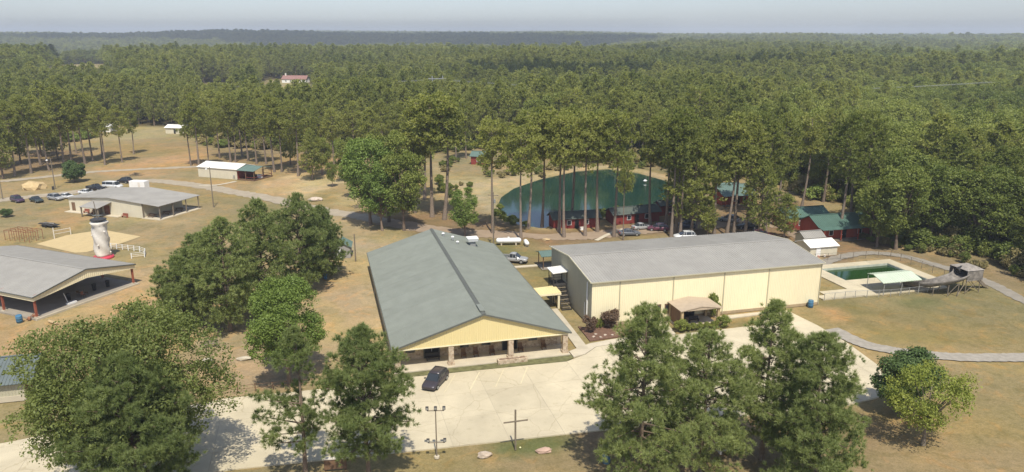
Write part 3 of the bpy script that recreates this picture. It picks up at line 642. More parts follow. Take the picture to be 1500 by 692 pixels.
M_GRASS = mat('verge_grass', (0.155, 0.150, 0.066), .95, .35, 1.4, bump=.6)
local_walk('grass_verge', [(7.0,87.72),(9.6,87.72),(20,87.5),(30,87.25),(31.3,88.1),(31.3,88.95),(7.0,88.95)], .05, M_GRASS)
local_walk('grass_verge', [(43.0,92.2),(46.4,92.2),(47.0,97.4),(43.4,97.4)], .05, M_GRASS)
# --- gymnasium hall
def gym():
    t = thing('gymnasium_hall', 'tall cream metal hall with wide low grey roof beside the driveway', 'building', W(37.4, 97.8), AX)
    wd, dp, ev, pk = 38.7, 19.8, 7.0, 8.15
    xs = [0, 4.35, 13.0, 21.5, 29.2, wd]
    for i in range(5):
        pa = ribbed(MB(), (xs[i]+.01,0), (xs[i+1]-.01,0), ev-.05, .45, (0,-1), .3, .035).build('wall_bay', M_CREAM, t)
    box_part('base_course', M_SILL, t, 0, wd, -.05, .1, 0, .45)
    for x in xs[1:-1] + [wd-.1]: MB().tube((x,-.10,.2), (x,-.10,ev), .065, n=8).build('downspout', M_CREAMD, t)
    for x in (7.4, 10.8, 12.1):
        w_ = MB().box(x-.36, x+.36, -.07, -.035, .95, 2.6).build('door', M_BROWN, t); box_part('pane', M_GLASS, w_, x-.2, x+.2, -.085, -.072, 1.6, 2.4)
    mb = MB(); ribbed(mb, (0,dp), (0,dp/2), lambda q: ev + (pk-ev)*q, .0, (-1,0), .3, .035); ribbed(mb, (0,dp/2), (0,0), lambda q: pk - (pk-ev)*q, 0, (-1,0), .3, .035); mb.build('end_wall', M_CREAMD, t)  # darker cream than the front bays: this side's shade is in the colour
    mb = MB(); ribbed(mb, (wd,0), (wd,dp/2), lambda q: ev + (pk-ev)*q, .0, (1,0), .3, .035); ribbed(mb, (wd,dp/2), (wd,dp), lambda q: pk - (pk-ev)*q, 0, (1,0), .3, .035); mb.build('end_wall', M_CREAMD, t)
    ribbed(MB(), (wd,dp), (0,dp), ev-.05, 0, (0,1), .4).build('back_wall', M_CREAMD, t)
    oh = .3; sl = (pk-ev)/(dp/2); e = ev - sl*oh + .06; p = pk + .06
    for k in range(13):
        x0 = -oh + (wd+2*oh)*k/13; x1 = -oh + (wd+2*oh)*(k+1)/13 + (.0 if k == 12 else -.004)
        ribroof(MB(), (x0,-oh,e), (x1,-oh,e), (x1,dp/2,p), (x0,dp/2,p), .45, .045).build('roof_sheet', M_GREYROOF, t)
        ribroof(MB(), (x1,dp+oh,e), (x0,dp+oh,e), (x0,dp/2,p), (x1,dp/2,p), .45, .045).build('roof_sheet', M_GREYROOF, t)
    MB().bar((-oh,dp/2,p+.03), (wd+oh,dp/2,p+.03), .5, .05).build('ridge_cap', M_GREYROOF, t)
    MB().bar((-oh,-oh-.06,e-.03), (wd+oh,-oh-.06,e-.03), .14, .14).build('gutter', M_CREAMD, t)
    for x in (-oh-.03, wd+oh+.03):
        MB().bar((x,-oh,e-.02), (x,dp/2,p-.02), .06, .2).build('rake_trim', M_CREAM, t); MB().bar((x,dp/2,p-.02), (x,dp+oh,e-.02), .06, .2).build('rake_trim', M_CREAM, t)
    MB().tube((-.14,1.6,.2), (-.14,1.6,6.6), .11, n=8).build('drain_pipe', M_WHITE, t)
    MB().tube((-.14,2.6,.2), (-.14,2.6,3.0), .06, n=8).build('drain_pipe', M_WHITE, t)
    # lean-to on the far end
    a = MB(); a.box(wd+.05, wd+3.4, 10.8, 20.2, 0, 5.5); an = a.build('annex', M_CREAMD, t)
    ribroof(MB(), (wd+3.8,10.4,5.45), (wd+3.8,20.6,5.45), (wd+.04,20.6,6.3), (wd+.04,10.4,6.3), .45, .04).build('annex_roof', M_WHITEROOF, an)
    b = MB().box(wd+.05, wd+3.4, 6.4, 10.75, 0, 4.4).build('annex', M_CREAM, t)
    ribroof(MB(), (wd+3.7,6.1,4.4), (wd+3.7,10.38,4.4), (wd+.04,10.38,5.1), (wd+.04,6.1,5.1), .45, .04).build('annex_roof', M_GREYROOF2, b)
    # outside stair with a roofed landing at the near end
    s = thing('outside_stair', 'steep metal stair to a white-roofed landing on the gym end wall', 'staircase', W(35.0, 105.4), AX)
    box_part('landing', M_IRON, s, 0, 2.35, 3.4, 6.2, 2.9, 3.05)
    for x in (.06, 2.25):
        for y in (3.5, 6.1): MB().box(x-.05, x+.05, y-.05, y+.05, 0, 5.15).build('post', M_IRON, s)
    ribroof(MB(), (-.2,3.1,5.2), (2.36,3.1,5.35), (2.36,6.5,5.35), (-.2,6.5,5.2), .4, .03).build('landing_roof', M_WHITEROOF, s)
    for i in range(12):
        z = 2.9 - (i+1)*.24; y = 3.4 - (i+1)*.27; box_part('step', M_IRON if i % 2 else M_WOODG, s, .5, 2.0, y, y+.28, z, z+.05)
    for x in (.46, 2.04):
        MB().bar((x,3.4,2.85), (x,.1,.0), .06, .22).build('stringer', M_IRON, s); MB().bar((x,3.4,3.95), (x,.1,1.0), .05, .05).build('handrail', M_IRON, s); MB().bar((x,.15,.0), (x,.15,1.0), .05, .05).build('newel', M_IRON, s)
    for z in (3.5, 3.95): MB().bar((.06,3.45,z), (.06,6.1,z), .05, .05).build('railing', M_IRON, s); MB().bar((.06,6.1,z), (2.25,6.1,z), .05, .05).build('railing', M_IRON, s)
    b = MB()
    for k in range(9): b.box(.03, .07, 3.6+k*.28, 3.63+k*.28, 3.06, 3.93)
    b.build('baluster', M_IRON, s)
    # yellow canopy between the two halls
    c = thing('canopy', 'small flat yellow canopy over the walk between the two big halls', 'canopy', W(31.6, 106.3), AX)
    ribroof(MB(), (0,0,2.55), (3.9,0,2.7), (3.9,3.0,2.9), (0,3.0,2.75), .35, .03).build('roof_panel', M_YEL, c)
    for x, y in ((.2,.2),(3.55,.2),(.2,2.8),(3.55,2.8)): box_part('post', M_CREAM, c, x-.16, x+.16, y-.16, y+.16, 0, 2.5)
    box_part('fascia', M_CREAM, c, 0, 3.9, -.06, -.01, 2.35, 2.62)
gym()
def porch_c():
    t = thing('entrance_porch', 'tan shingled gable porch on posts in front of the gym wall', 'porch', W(49.9, 93.7), AX)
    wd, dp, ev, pk = 6.1, 4.0, 2.95, 3.45
    box_part('slab', M_CONC2, t, -.2, wd+.2, -.1, dp, 0, .14)
    for s in (0, 1):
        q = ((-.35,dp+.02,ev),(-.35,-.4,ev),(wd/2,-.4,pk),(wd/2,dp+.02,pk)) if s == 0 else ((wd+.35,-.4,ev),(wd+.35,dp+.02,ev),(wd/2,dp+.02,pk),(wd/2,-.4,pk))
        ribroof(MB(), *q, pitch=.5, dep=.015).build('roof_slope', M_TAN, t)
    MB().add([(-.2,-.3,ev-.12),(wd+.2,-.3,ev-.12),(wd/2,-.3,pk-.1),(-.2,-.24,ev-.12),(wd+.2,-.24,ev-.12),(wd/2,-.24,pk-.1)], [(0,1,2),(5,4,3),(0,3,4,1),(1,4,5,2),(2,5,3,0)]).build('gable', M_TAN, t)
    for x in (.1, wd-.1):
        for y in (0.05, dp-.3): box_part('post', M_TANW, t, x-.18, x+.18, y-.18, y+.18, .14, ev-.12)
    box_part('side_panel', M_BROWN, t, .06, .13, .3, dp-.5, .14, ev-.15)
    box_part('low_wall', M_TAN, t, .5, wd-.5, -.05, .1, .14, .55)
    d = box_part('double_door', M_DARK, t, 2.2, 4.2, dp-.09, dp-.05, .15, 2.35); box_part('handle', M_METAL, d, 3.1, 3.3, dp-.13, dp-.095, 1.0, 1.4)
    b = thing('bench', 'dark bench standing inside the tan entrance porch', 'bench', W(53.0, 95.6) + (.14,), AX)
    box_part('seat', M_IRON, b, -.8, .8, -.22, .22, .4, .46); box_part('backrest', M_IRON, b, -.8, .8, .19, .24, .5, .9)
    for x in (-.7, .7): box_part('leg', M_IRON, b, x-.04, x+.04, -.2, .18, 0, .4)
porch_c()
def kiosk():
    t = thing('shelter', 'little green-roofed four-post shelter behind the gym end wall', 'shelter', W(38.6, 126.5), AX)
    wd, dp = 2.8, 3.2
    for x in (.1, wd-.1):
        for y in (.1, dp-.1): box_part('post', M_BROWN, t, x-.07, x+.07, y-.07, y+.07, 0, 2.6)
    ribroof(MB(), (-.4,-.4,2.6), (wd+.4,-.4,2.6), (wd+.4,dp/2,3.15), (-.4,dp/2,3.15), .35, .03).build('roof_slope', M_TEALROOF, t)
    ribroof(MB(), (wd+.4,dp+.4,2.6), (-.4,dp+.4,2.6), (-.4,dp/2,3.15), (wd+.4,dp/2,3.15), .35, .03).build('roof_slope', M_TEALROOF, t)
    box_part('bench', M_WOODG, t, .3, wd-.3, dp-.6, dp-.25, .4, .46)
    box_part('platform', M_SLAB, t, -.2, wd+.2, -.2, dp+.2, 0, .1)
kiosk()

# --- storage shed, pool and slide
t = thing('storage_shed', 'small cream storage shed with bright white roof beyond the gym', 'shed', W(91.4, 121.3), AX)
gable_house(t, 6.0, 4.6, 1.95, 2.75, 'x', M_CREAML, M_WHITEROOF, .3, .35, .4)
d = box_part('door', M_WHITE, t, 1.2, 2.2, -.08, -.04, 0, 1.8); box_part('handle', M_METAL, d, 2.0, 2.1, -.12, -.082, .9, 1.0)
t = thing('storage_shed', 'small grey-roofed shed half hidden behind the white-roofed one', 'shed', W(94.5, 127.6), AX)
gable_house(t, 4.5, 3.2, 2.0, 2.9, 'x', M_CREAMD, M_GREYROOF2, .3, .35, .4)
def pool():
    base = bpy.data.objects.new('pool_deck', None); link(base); base.rotation_euler = (0,0,AX); struct(base)
    k = 0
    def strip(x0, x1, y0, y1, n, ax):
        for i in range(n):
            if ax == 0: a = (x0+(x1-x0)*i/n+.01, x0+(x1-x0)*(i+1)/n-.01, y0, y1)
            else: a = (x0, x1, y0+(y1-y0)*i/n+.01, y0+(y1-y0)*(i+1)/n-.01)
            MB().box(*a, -.3, .10 + random.uniform(-.004,.004)).build('slab', M_CONC, base)
    ax0, ax1, ay0, ay1 = POOL_A
    strip(85.6, 105.2, ay1+.01, 116.0, 7, 0); strip(85.6, ax0-.01, 103.0, ay1-.01, 4, 1); strip(ax1+.01, 105.2, 102.0, ay1-.01, 4, 1)
    strip(ax0+.01, 96.98, 103.01, 106.98, 3, 0); strip(80.0, 102.98, 99.4, 102.98, 7, 0); strip(78.2, 79.99, 99.4, 101.2, 1, 0)
    m = mat('pool_tile', (0.42,0.44,0.36), .6, .2, 1.0)
    o = MB(); t = .15
    for a in ((ax0-.0,ax1,ay1-.12,ay1-.005),(ax0+.005,ax0+.12,ay0+.005,ay1-.121),(ax1-.12,ax1-.005,103.12,ay1-.121),(ax0+.12,97.0,ay0+.005,ay0+.12),(97.005,97.12,103.12,ay0),(97.005,ax1-.005,103.005,103.12)): o.box(*a, -1.6, .04)
    ob = o.build('pool_wall', m); ob.rotation_euler = (0,0,AX); struct(ob)
    wm = water_mat('pool_water', (0.014, 0.044, 0.010), .08, 1.5, .05)
    p = sheet('pool_water', [(ax0+.1,ay0+.1),(97.1,ay0+.1),(97.1,103.1),(ax1-.1,103.1),(ax1-.1,ay1-.1),(ax0+.1,ay1-.1)], -.35, wm); p.rotation_euler = (0,0,AX); struct(p)
    c = thing('pool_canopy', 'pale green sun canopy on posts beside the swimming pool', 'canopy', W(88.6, 98.3), AX)
    ribroof(MB(), (0,.0,2.35), (7.6,0,2.35), (8.0,3.0,2.95), (.4,3.0,2.95), .5, .03).build('roof_slope', M_PALEGREEN, c)
    ribroof(MB(), (8.2,4.6,2.6), (.6,4.6,2.6), (.4,3.02,2.95), (8.0,3.02,2.95), .5, .03).build('roof_slope', M_PALEGREEN, c)
    for x in (.5, 4.0, 7.5):
        for y in (.3, 4.2): MB().tube((x,y,.1), (x,y,2.36), .06, n=8).build('post', M_METAL, c)
    # chain-link fence
    pts = [(78.2,99.1),(84.0,99.0),(90.0,98.0),(97.5,98.2),(102,100.6)]
    fence('chain_link_fence', 'low chain-link fence along the near side of the pool', [W(*q) for q in pts], 1.25, 2.1, M_METAL)
    pts = [(79.0,117.6),(90.5,118.6),(106.6,117.4),(106.6,101.6)]
    fence('chain_link_fence', 'chain-link fence along the far and right sides of the pool', [W(*q) for q in pts], 1.5, 2.6, M_WOODG)
    b = thing('slatted_bench', 'long grey metal bench at the far edge of the pool deck', 'bench', W(84.5, 117.0), AX)
    box_part('seat', M_METAL, b, 0, 5.0, 0, .35, .42, .47); box_part('backrest', M_METAL, b, 0, 5.0, .36, .40, .55, .85)
    for x in (.3, 2.5, 4.7): box_part('leg', M_METAL, b, x-.04, x+.04, .02, .33, 0, .42)
    for x, y, lb in ((92.6,120.4,'small pinkish bucket on the grass in front of the white-roofed shed'),(94.2,120.7,'small pale bucket on the grass by the white-roofed shed, the right one')):
        q = MB().lathe([(.16,0),(.22,.42),(.24,.42),(.2,.38)], 10).build('bucket', M_CANVAS if x > 93 else mat('pink_plastic', (.6,.32,.25))); q.location = W(x,y) + (0,); tag(q, lb, 'bucket', 'buckets by the shed')
def fence(name, label, pts, h, sp, m, rails=(.97,), wires=(.15,.3,.45,.6,.75,.87), wm=None, post=.045):
    t = thing(name, label, 'fence', pts[0])
    o = np.array(pts[0]); mesh = MB()
    for a, b in zip(pts[:-1], pts[1:]):
        a = np.array(a) - o; b = np.array(b) - o; L = np.hypot(*(b-a)); n = max(1, round(L / sp))
        for i in range(n + (1 if np.allclose(b + o, pts[-1]) else 0)):
            q = a + (b-a)*i/n; MB().tube((q[0],q[1],0), (q[0],q[1],h), post, n=6).build('post', m, t)
        for r in rails: MB().tube((a[0],a[1],h*r), (b[0],b[1],h*r), .028, n=5).build('rail', m, t)
        for r in wires: mesh.tube((a[0],a[1],h*r), (b[0],b[1],h*r), .006, n=3, cap=False)
        if wires:
            for k in range(int(L/.35)):
                q = a + (b-a)*(k*.35/L); q2 = a + (b-a)*min(1, (k*.35+.5)/L); mesh.tube((q[0],q[1],.05), (q2[0],q2[1],h*.95), .006, n=3, cap=False)
    if mesh.v: x = mesh.build('wire_mesh', m, t); x['kind'] = 'stuff'
    return t
pool()
def slide():
    c = W(99.4, 96.4)
    t = thing('water_slide', 'weathered grey water slide on stilts curving down into the pool', 'slide', c, AX)
    C = smooth_path([(4.4,1.6,3.0),(3.2,.6,2.9),(1.6,.2,2.65),(.0,.6,2.25),(-1.3,1.5,1.7),(-2.2,2.8,1.2),(-2.5,4.2,.8),(-2.5,5.6,.5)], 6); n = 11; vs = []
    for i, q in enumerate(C):
        d = C[min(i+1,len(C)-1)] - C[max(i-1,0)]; d = Vector((d[0],d[1],0)).normalized(); s = Vector((-d.y,d.x,0))
        for k in range(n):
            a = math.pi*(k/(n-1)) ; vs.append(Vector(q) + s*math.cos(a)*1.35 - Vector((0,0,1))*math.sin(a)*1.15 + Vector((0,0,.55)))
        for k in range(n-1,-1,-1):
            a = math.pi*(k/(n-1)) ; vs.append(Vector(q) + s*math.cos(a)*1.25 - Vector((0,0,1))*math.sin(a)*1.03 + Vector((0,0,.57)))
    m = 2*n; fs = [(i*m+k, i*m+(k+1)%m, (i+1)*m+(k+1)%m, (i+1)*m+k) for i in range(len(C)-1) for k in range(m)]
    fs += [tuple(range(m)), tuple(range((len(C)-1)*m, len(C)*m))[::-1]]
    MB().add(vs, fs).build('flume', M_SLIDE, t, True)
    box_part('platform', M_SLIDE, t, 3.6, 6.8, -.4, 3.4, 2.5, 2.66)
    for a in ((3.6,6.8,-.4,-.28),(3.6,6.8,3.28,3.4),(6.68,6.8,-.279,3.279)): box_part('side_wall', M_SLIDE, t, *a, 2.2 if a[2] < 0 else 2.662, 4.0)
    MB().add([(x,y,z) for x,y,z in ((3.5,-.5,4.01),(6.9,-.5,4.01),(6.9,3.5,4.01),(3.5,3.5,4.01),(4.2,.5,4.4),(6.2,.5,4.4),(6.2,2.5,4.4),(4.2,2.5,4.4))], [(0,1,5,4),(1,2,6,5),(2,3,7,6),(3,0,4,7),(4,5,6,7)]).build('hood', M_SLIDE, t)
    MB().tube((3.3,1.5,3.55), (4.3,1.5,3.9), .5, n=14).build('tube_mouth', M_DARK, t)
    for x, y, z in ((3.8,-.2,2.5),(6.6,-.2,2.5),(3.8,3.1,2.5),(6.6,3.1,2.5),(1.6,-.9,2.3),(1.6,1.3,2.3),(.0,-.5,1.9),(.2,1.6,1.9),(-1.9,.6,1.3),(-.9,2.3,1.3)):
        MB().tube((x,y,0), (x,y,z), .08, n=6).build('leg', M_WOODG, t)
    for a, b in (((3.8,-.2,.2),(6.6,-.2,2.4)),((6.6,-.2,.2),(3.8,-.2,2.4)),((6.6,-.2,.2),(6.6,3.1,2.4)),((1.6,-.9,.2),(3.8,-.2,2.3)),((.0,-.5,.2),(1.6,-.9,2.2))): MB().tube(a, b, .05, n=5).build('brace', M_WOODG, t)
    for i in range(9): box_part('step', M_WOODG, t, 7.0+i*.32, 7.3+i*.32, 1.0, 2.0, 2.4-i*.28, 2.45-i*.28)
    MB().bar((6.9,.98,2.6), (9.9,.98,.0), .06, .2).build('stringer', M_WOODG, t); MB().bar((6.9,2.02,2.6), (9.9,2.02,.0), .06, .2).build('stringer', M_WOODG, t)
slide()
def barrel(px, label, m=M_BLUE, h=.95, r=.32, tilt=0):
    t = thing('barrel', label, 'barrel', G(*px))
    MB().lathe([(r*.92,0),(r,.06),(r,h*.32),(r*1.05,h*.34),(r,h*.36),(r,h*.66),(r*1.05,h*.68),(r,h*.70),(r,h-.06),(r*.93,h)], 16).build('drum', m, t, True)
    MB().lathe([(r*.97,h+.002),(r*.97,h+.05),(r*.6,h+.06)], 16).build('lid', m, t, True)
    t.rotation_euler = (tilt, tilt*.6, 0); return t
barrel((1187,450), 'blue barrel at the right front corner of the gym', h=1.1, r=.42); barrel((888,678), 'blue barrel in the tree shade right of the wooden cross', h=1.0, r=.4)
barrel((29,472), 'blue barrel leaning beside the grey pavilion', h=1.1, r=.45, tilt=.2); barrel((477,409), 'blue barrel in the shade of the big pine clump')

# --- open pavilion on the left
def pavilion():
    a = G(54.5, 467); b = G(196, 417); rz = math.atan2(b[1]-a[1], b[0]-a[0]); L = math.dist(a, b)
    t = thing('pavilion', 'large open pavilion with grey gable roof on red steel posts', 'pavilion', a, rz)
    ln = 30.0; ev, pk = 3.65, 5.35; oh = .5                            # x along the gable, +y away from it (to the left)
    box_part('slab', M_SLAB, t, -.6, L+.6, -.5, ln, -.1, .2); box_part('slab_edge', M_CONC2, t, -.6, L+.6, -.75, -.505, -.1, .24)
    cx = L/2; sl = (pk-ev)/cx; e = ev - sl*oh
    for y0, y1, dz in ((-oh, 9.0, .03), (8.9, 19.0, .015), (18.9, ln, 0)):
        ribroof(MB(), (-oh,y1,e+.06+dz), (-oh,y0,e+.06+dz), (cx,y0,pk+.06+dz), (cx,y1,pk+.06+dz), .5, .04).build('roof_sheet', M_GREYROOF, t)
        ribroof(MB(), (L+oh,y0,e+.06+dz), (L+oh,y1,e+.06+dz), (cx,y1,pk+.06+dz), (cx,y0,pk+.06+dz), .5, .04).build('roof_sheet', M_GREYROOF, t)
    mb = MB(); g0 = ev - .75
    ribbed(mb, (-oh+.1,-.35), (cx,-.35), lambda q: e + .05 + (pk-e)*q - .05, lambda q: g0 + 1.0*q, (0,-1), .35, .035); ribbed(mb, (cx,-.35), (L+oh-.1,-.35), lambda q: pk - (pk-e)*q, lambda q: g0 + 1.0 - 1.0*q, (0,-1), .35, .035)
    mb.build('gable_panel', M_CREAM, t)
    box_part('eave_panel', M_CREAM, t, -.36, -.3, -.3, ln, g0, e+.0); box_part('eave_panel', M_CREAM, t, L+.3, L+.36, -.3, ln, g0+.2, e)
    for s in (0, 1):
        MB().bar((-oh-.03,-oh-.05,e+.03) if s == 0 else (L+oh+.03,-oh-.05,e+.03), (cx,-oh-.05,pk+.05), .06, .2).build('rake_trim', M_TRIM, t)
        MB().bar((-oh-.05 if s == 0 else L+oh+.05,-oh,e+.02), (-oh-.05 if s == 0 else L+oh+.05,ln,e+.02), .12, .14).build('gutter', M_TRIM, t)
    MB().bar((cx,-oh,pk+.11), (cx,ln,pk+.11), .4, .05).build('ridge_cap', M_GREYROOF, t)
    for y in (0, 7.5, 15, 22.5, 29.6):
        for x in (0, L):
            p = box_part('post', M_REDPOST, t, x-.14, x+.14, y-.14, y+.14, .2, ev-.2); box_part('footing', M_CONC2, p, x-.3, x+.3, y-.3, y+.3, .2, .34)
        MB().bar((0,y,ev-.05), (cx,y,pk-.25), .14, .3).build('rafter', M_REDPOST, t); MB().bar((cx,y,pk-.25), (L,y,ev-.05), .14, .3).build('rafter', M_REDPOST, t)
    def at(x, y): return (a[0] + math.cos(rz)*x - math.sin(rz)*y, a[1] + math.sin(rz)*x + math.cos(rz)*y, .2)
    def bin_(x, y, lb):
        q = thing('trash_bin', lb, 'bin', at(x,y), rz, 'dark bins under the pavilion')
        MB().lathe([(.27,0),(.33,.95),(.35,.97),(.35,1.02)], 12).build('bin_body', M_IRON, q, True); MB().lathe([(.36,1.025),(.34,1.1),(.12,1.2)], 12).build('lid', M_IRON, q, True)
    bin_(14.6, 2.6, 'dark bin under the pavilion nearest its far right post'); bin_(12.4, 3.1, 'dark bin under the pavilion left of the one by the far post')
    bin_(7.3, 2.6, 'dark bin under the pavilion gable behind the white swing stand')
    # white stand and folded chairs near the edge
    q = thing('folding_stand', 'white folding stand at the open gable edge of the pavilion', 'stand', at(6.2, .7), rz)
    MB().tube((-.1,.4,0), (-.6,.5,1.9), .05, n=6).build('pole', M_WHITE, q); box_part('base', M_WHITE, q, -.6, .9, -.3, .35, .02, .28)
    for k, (x, y) in enumerate(((9.2,1.6),(10.2,2.2),(9.6,3.2))):
        c = thing('camp_chair', ['folded camp chair on the pavilion floor nearest the open edge','dark camp chair on the pavilion floor, the rightmost of three','dark camp chair on the pavilion floor, the rearmost of three'][k], 'chair', at(x,y), rz + k, 'camp chairs in the pavilion')
        box_part('seat', M_BROWN if k else M_RUST, c, -.25, .25, -.25, .25, .42, .46); MB().bar((0,.24,.45), (0,.34,.95), .5, .04).build('backrest', M_BROWN if k else M_RUST, c)
        for x2 in (-.22,.22):
            for y2 in (-.22,.22): MB().tube((x2,y2,0), (x2,y2,.43), .02, n=5).build('leg', M_IRON, c)
    m = thing('rusty_implement', 'small rusty farm implement leaning at the pavilion corner post', 'implement', G(48, 468), rz)
    MB().tube((-.9,0,.3), (.6,.1,.5), .07, n=6).build('beam', M_RUST, m); MB().tube((-.9,.3,.1), (.2,-.3,1.0), .05, n=6).build('handle', M_RUST, m); MB().ico((.4,0,.45), .38, 1, .3, seed=4).build('hopper', M_RUST, m); MB().ico((-.5,.1,.3), .3, 1, .3, seed=9).build('wheel', M_RUST, m)
pavilion()
def log(px, label, L, r, rz, m=M_WOODG):
    o = MB().lathe([(r*.8,-L/2),(r,-L/2+.1),(r*1.05,0),(r*.9,L/2-.1),(r*.7,L/2)], 10, jit=lambda k,i: .12*math.sin(i*2.3+k)).build('log', m)
    o.rotation_euler = (math.pi/2, 0, rz); o.location = G(*px) + (r*.9,); return tag(o, label, 'log')
log((78,474), 'pale log lying on the clay in front of the pavilion', 2.2, .22, R(60), M_TANW)

# --- cream workshop with lean-to porch
def workshop():
    a = G(102.8, 308.7); rz = R(-20.2)
    t = thing('workshop', 'low cream building with grey roof and open porch on its right end', 'building', a, rz)
    wd, dp = 28.4, 12.6; bw = 23.2
    zt = lambda x: 3.35 + (4.25 - 3.35) * (1 - abs(x - 13.0) / (13.0 if x < 13 else 15.4))
    mb = MB(); ribbed(mb, (0,0), (13,0), lambda q: zt(13*q), 0, (0,-1), .35); ribbed(mb, (13,0), (bw,0), lambda q: zt(13+(bw-13)*q), 0, (0,-1), .35); mb.build('wall', M_CREAML, t)
    ribbed(MB(), (bw,0), (bw,dp), zt(bw), 0, (1,0), .35).build('wall', M_CREAML, t)
    ribbed(MB(), (0,dp), (0,0), zt(0), 0, (-1,0), .35).build('wall', M_CREAML, t)
    mb = MB(); ribbed(mb, (bw,dp), (13,dp), lambda q: zt(bw-(bw-13)*q), 0, (0,1), .35); ribbed(mb, (13,dp), (0,dp), lambda q: zt(13-13*q), 0, (0,1), .35); mb.build('wall', M_CREAML, t)
    ribroof(MB(), (-.4,dp+.4,zt(0)+.02), (-.4,-.4,zt(0)+.02), (13,-.4,4.31), (13,dp+.4,4.31), .5, .04).build('roof_slope', M_GREYROOF2, t)
    ribroof(MB(), (wd+.3,-.4,3.37), (wd+.3,dp+.4,3.37), (13,dp+.4,4.31), (13,-.4,4.31), .5, .04).build('roof_slope', M_GREYROOF2, t)
    box_part('porch_slab', M_CONC2, t, bw+.02, wd+.4, -.4, dp+.3, -.05, .15)
    for y in (.1, 4.2, 8.4, dp-.1): box_part('post', M_WOODG, t, wd-.1, wd+.1, y-.1, y+.1, .15, 3.3)
    box_part('post', M_WOODG, t, bw+.1, bw+.3, -.1, .1, .15, 3.6)
    d = box_part('door', M_BROWN, t, .9, 2.0, -.09, -.045, 0, 2.2); box_part('handle', M_METAL, d, 1.85, 1.93, -.12, -.092, 1.0, 1.1)
    box_part('walk', M_CONC2, t, .0, 17.0, -1.6, -.05, -.05, .12)
    # small front porch
    pr = ribroof(MB(), (8.2,-4.2,2.5), (14.0,-4.2,2.5), (14.0,-.05,3.25), (8.2,-.05,3.25), .45, .03).build('porch_roof', M_GREYROOF2, t)
    for x in (8.5, 13.7): box_part('porch_post', M_WOODG, pr, x-.12, x+.12, -4.0, -3.76, 0, 2.5)
    box_part('porch_screen', M_WOODG, t, 10.6, 10.75, -2.6, -.06, 0, 2.6)
    d = box_part('door', M_RUST, t, 11.4, 13.2, -.09, -.045, 0, 2.3); box_part('handle', M_METAL, d, 12.2, 12.3, -.13, -.092, 1.0, 1.2)
    def at(x, y): return (a[0] + math.cos(rz)*x - math.sin(rz)*y, a[1] + math.sin(rz)*x + math.cos(rz)*y, .12)
    for k, (x, y) in enumerate(((6.6,-1.0),(9.4,-1.3),(18.6,-.9))):
        b = thing('red_bench', ['red bench left of the workshop porch','red bench just under the workshop porch roof','red bench by the workshop wall right of its porch'][k], 'bench', at(x,y) if k < 2 else at(x,y)[:2] + (0,), rz, 'red benches along the workshop')
        box_part('seat', M_REDPOST, b, -.8, .8, -.25, .25, .4, .46); box_part('backrest', M_REDPOST, b, -.8, .8, .2, .26, .5, 1.0)
        for q in (-.75, .75): box_part('arm', M_REDPOST, b, q-.05, q+.05, -.27, .25, .6, .66); box_part('leg', M_REDPOST, b, q-.05, q+.05, -.24, .18, 0, .4)
    for k, (x, y) in enumerate(((24.8,1.2),(26.0,4.5),(26.0,8.5))):
        b = thing('picnic_table', ['dark picnic table under the open workshop porch at its near end','dark picnic table in the middle of the workshop porch','dark picnic table at the far end of the workshop porch'][k], 'table', at(x,y)[:2] + (.15,), rz + .2*k, 'picnic tables under the workshop porch')
        box_part('tabletop', M_BROWN, b, -.9, .9, -.38, .38, .72, .77)
        for q in (-.68, .68): box_part('bench_seat', M_BROWN, b, -.9, .9, q-.13, q+.13, .42, .46)
        for q in (-.7, .7): MB().bar((q,-.7,.0), (q,.2,.72), .07, .08).build('leg', M_BROWN, b); MB().bar((q,.7,.0), (q,-.2,.72), .07, .08).build('leg', M_BROWN, b)
workshop()
def farm_store():
    a = G(291, 259); rz = R(-20.5)
    t = thing('farm_store', 'cream shed with white roof and green porch on its right end', 'building', a, rz)
    gable_house(t, 14.5, 8.0, 3.1, 4.1, 'x', M_CREAML, M_WHITEROOF, .3, .4, .5)
    ribroof(MB(), (14.85,-.4,2.95), (21.0,-.4,2.95), (21.0,4,3.85), (14.85,4,3.85), .45, .03).build('porch_roof', M_TEALROOF, t)
    ribroof(MB(), (21.0,8.4,2.95), (14.85,8.4,2.95), (14.85,4,3.85), (21.0,4,3.85), .45, .03).build('porch_roof', M_TEALROOF, t)
    box_part('front_boards', M_CABIN, t, 14.56, 14.62, .1, 7.9, 0, 3.0)
    for y in (0, 4, 8): box_part('post', M_BROWN, t, 20.6, 20.8, y-.1, y+.1, 0, 2.95)
    for y in (0, 8): box_part('post', M_BROWN, t, 17.6, 17.8, y-.1, y+.1, 0, 2.95)
    box_part('deck', M_BROWN, t, 14.63, 20.9, -.2, 8.2, 0, .2)
    for y in (-.1, 8.1): MB().bar((17.7,y,1.0), (20.7,y,1.0), .08, .1).build('railing', M_CABIN, t)
    MB().bar((20.7,0,1.0), (20.7,8,1.0), .08, .1).build('railing', M_CABIN, t)
    box_part('meter_box', M_METAL, t, 13.2, 13.7, -.2, -.045, .5, 1.3)
    c = thing('white_cooler', 'white chest cooler on the green-roofed porch', 'cooler', (a[0]+math.cos(rz)*19.3-math.sin(rz)*4.5, a[1]+math.sin(rz)*19.3+math.cos(rz)*4.5, .2), rz)
    box_part('chest', M_WHITE, c, -.8, .8, -.4, .4, 0, .85); box_part('lid', M_WHITE, c, -.82, .82, -.42, .42, .853, .95)
farm_store()
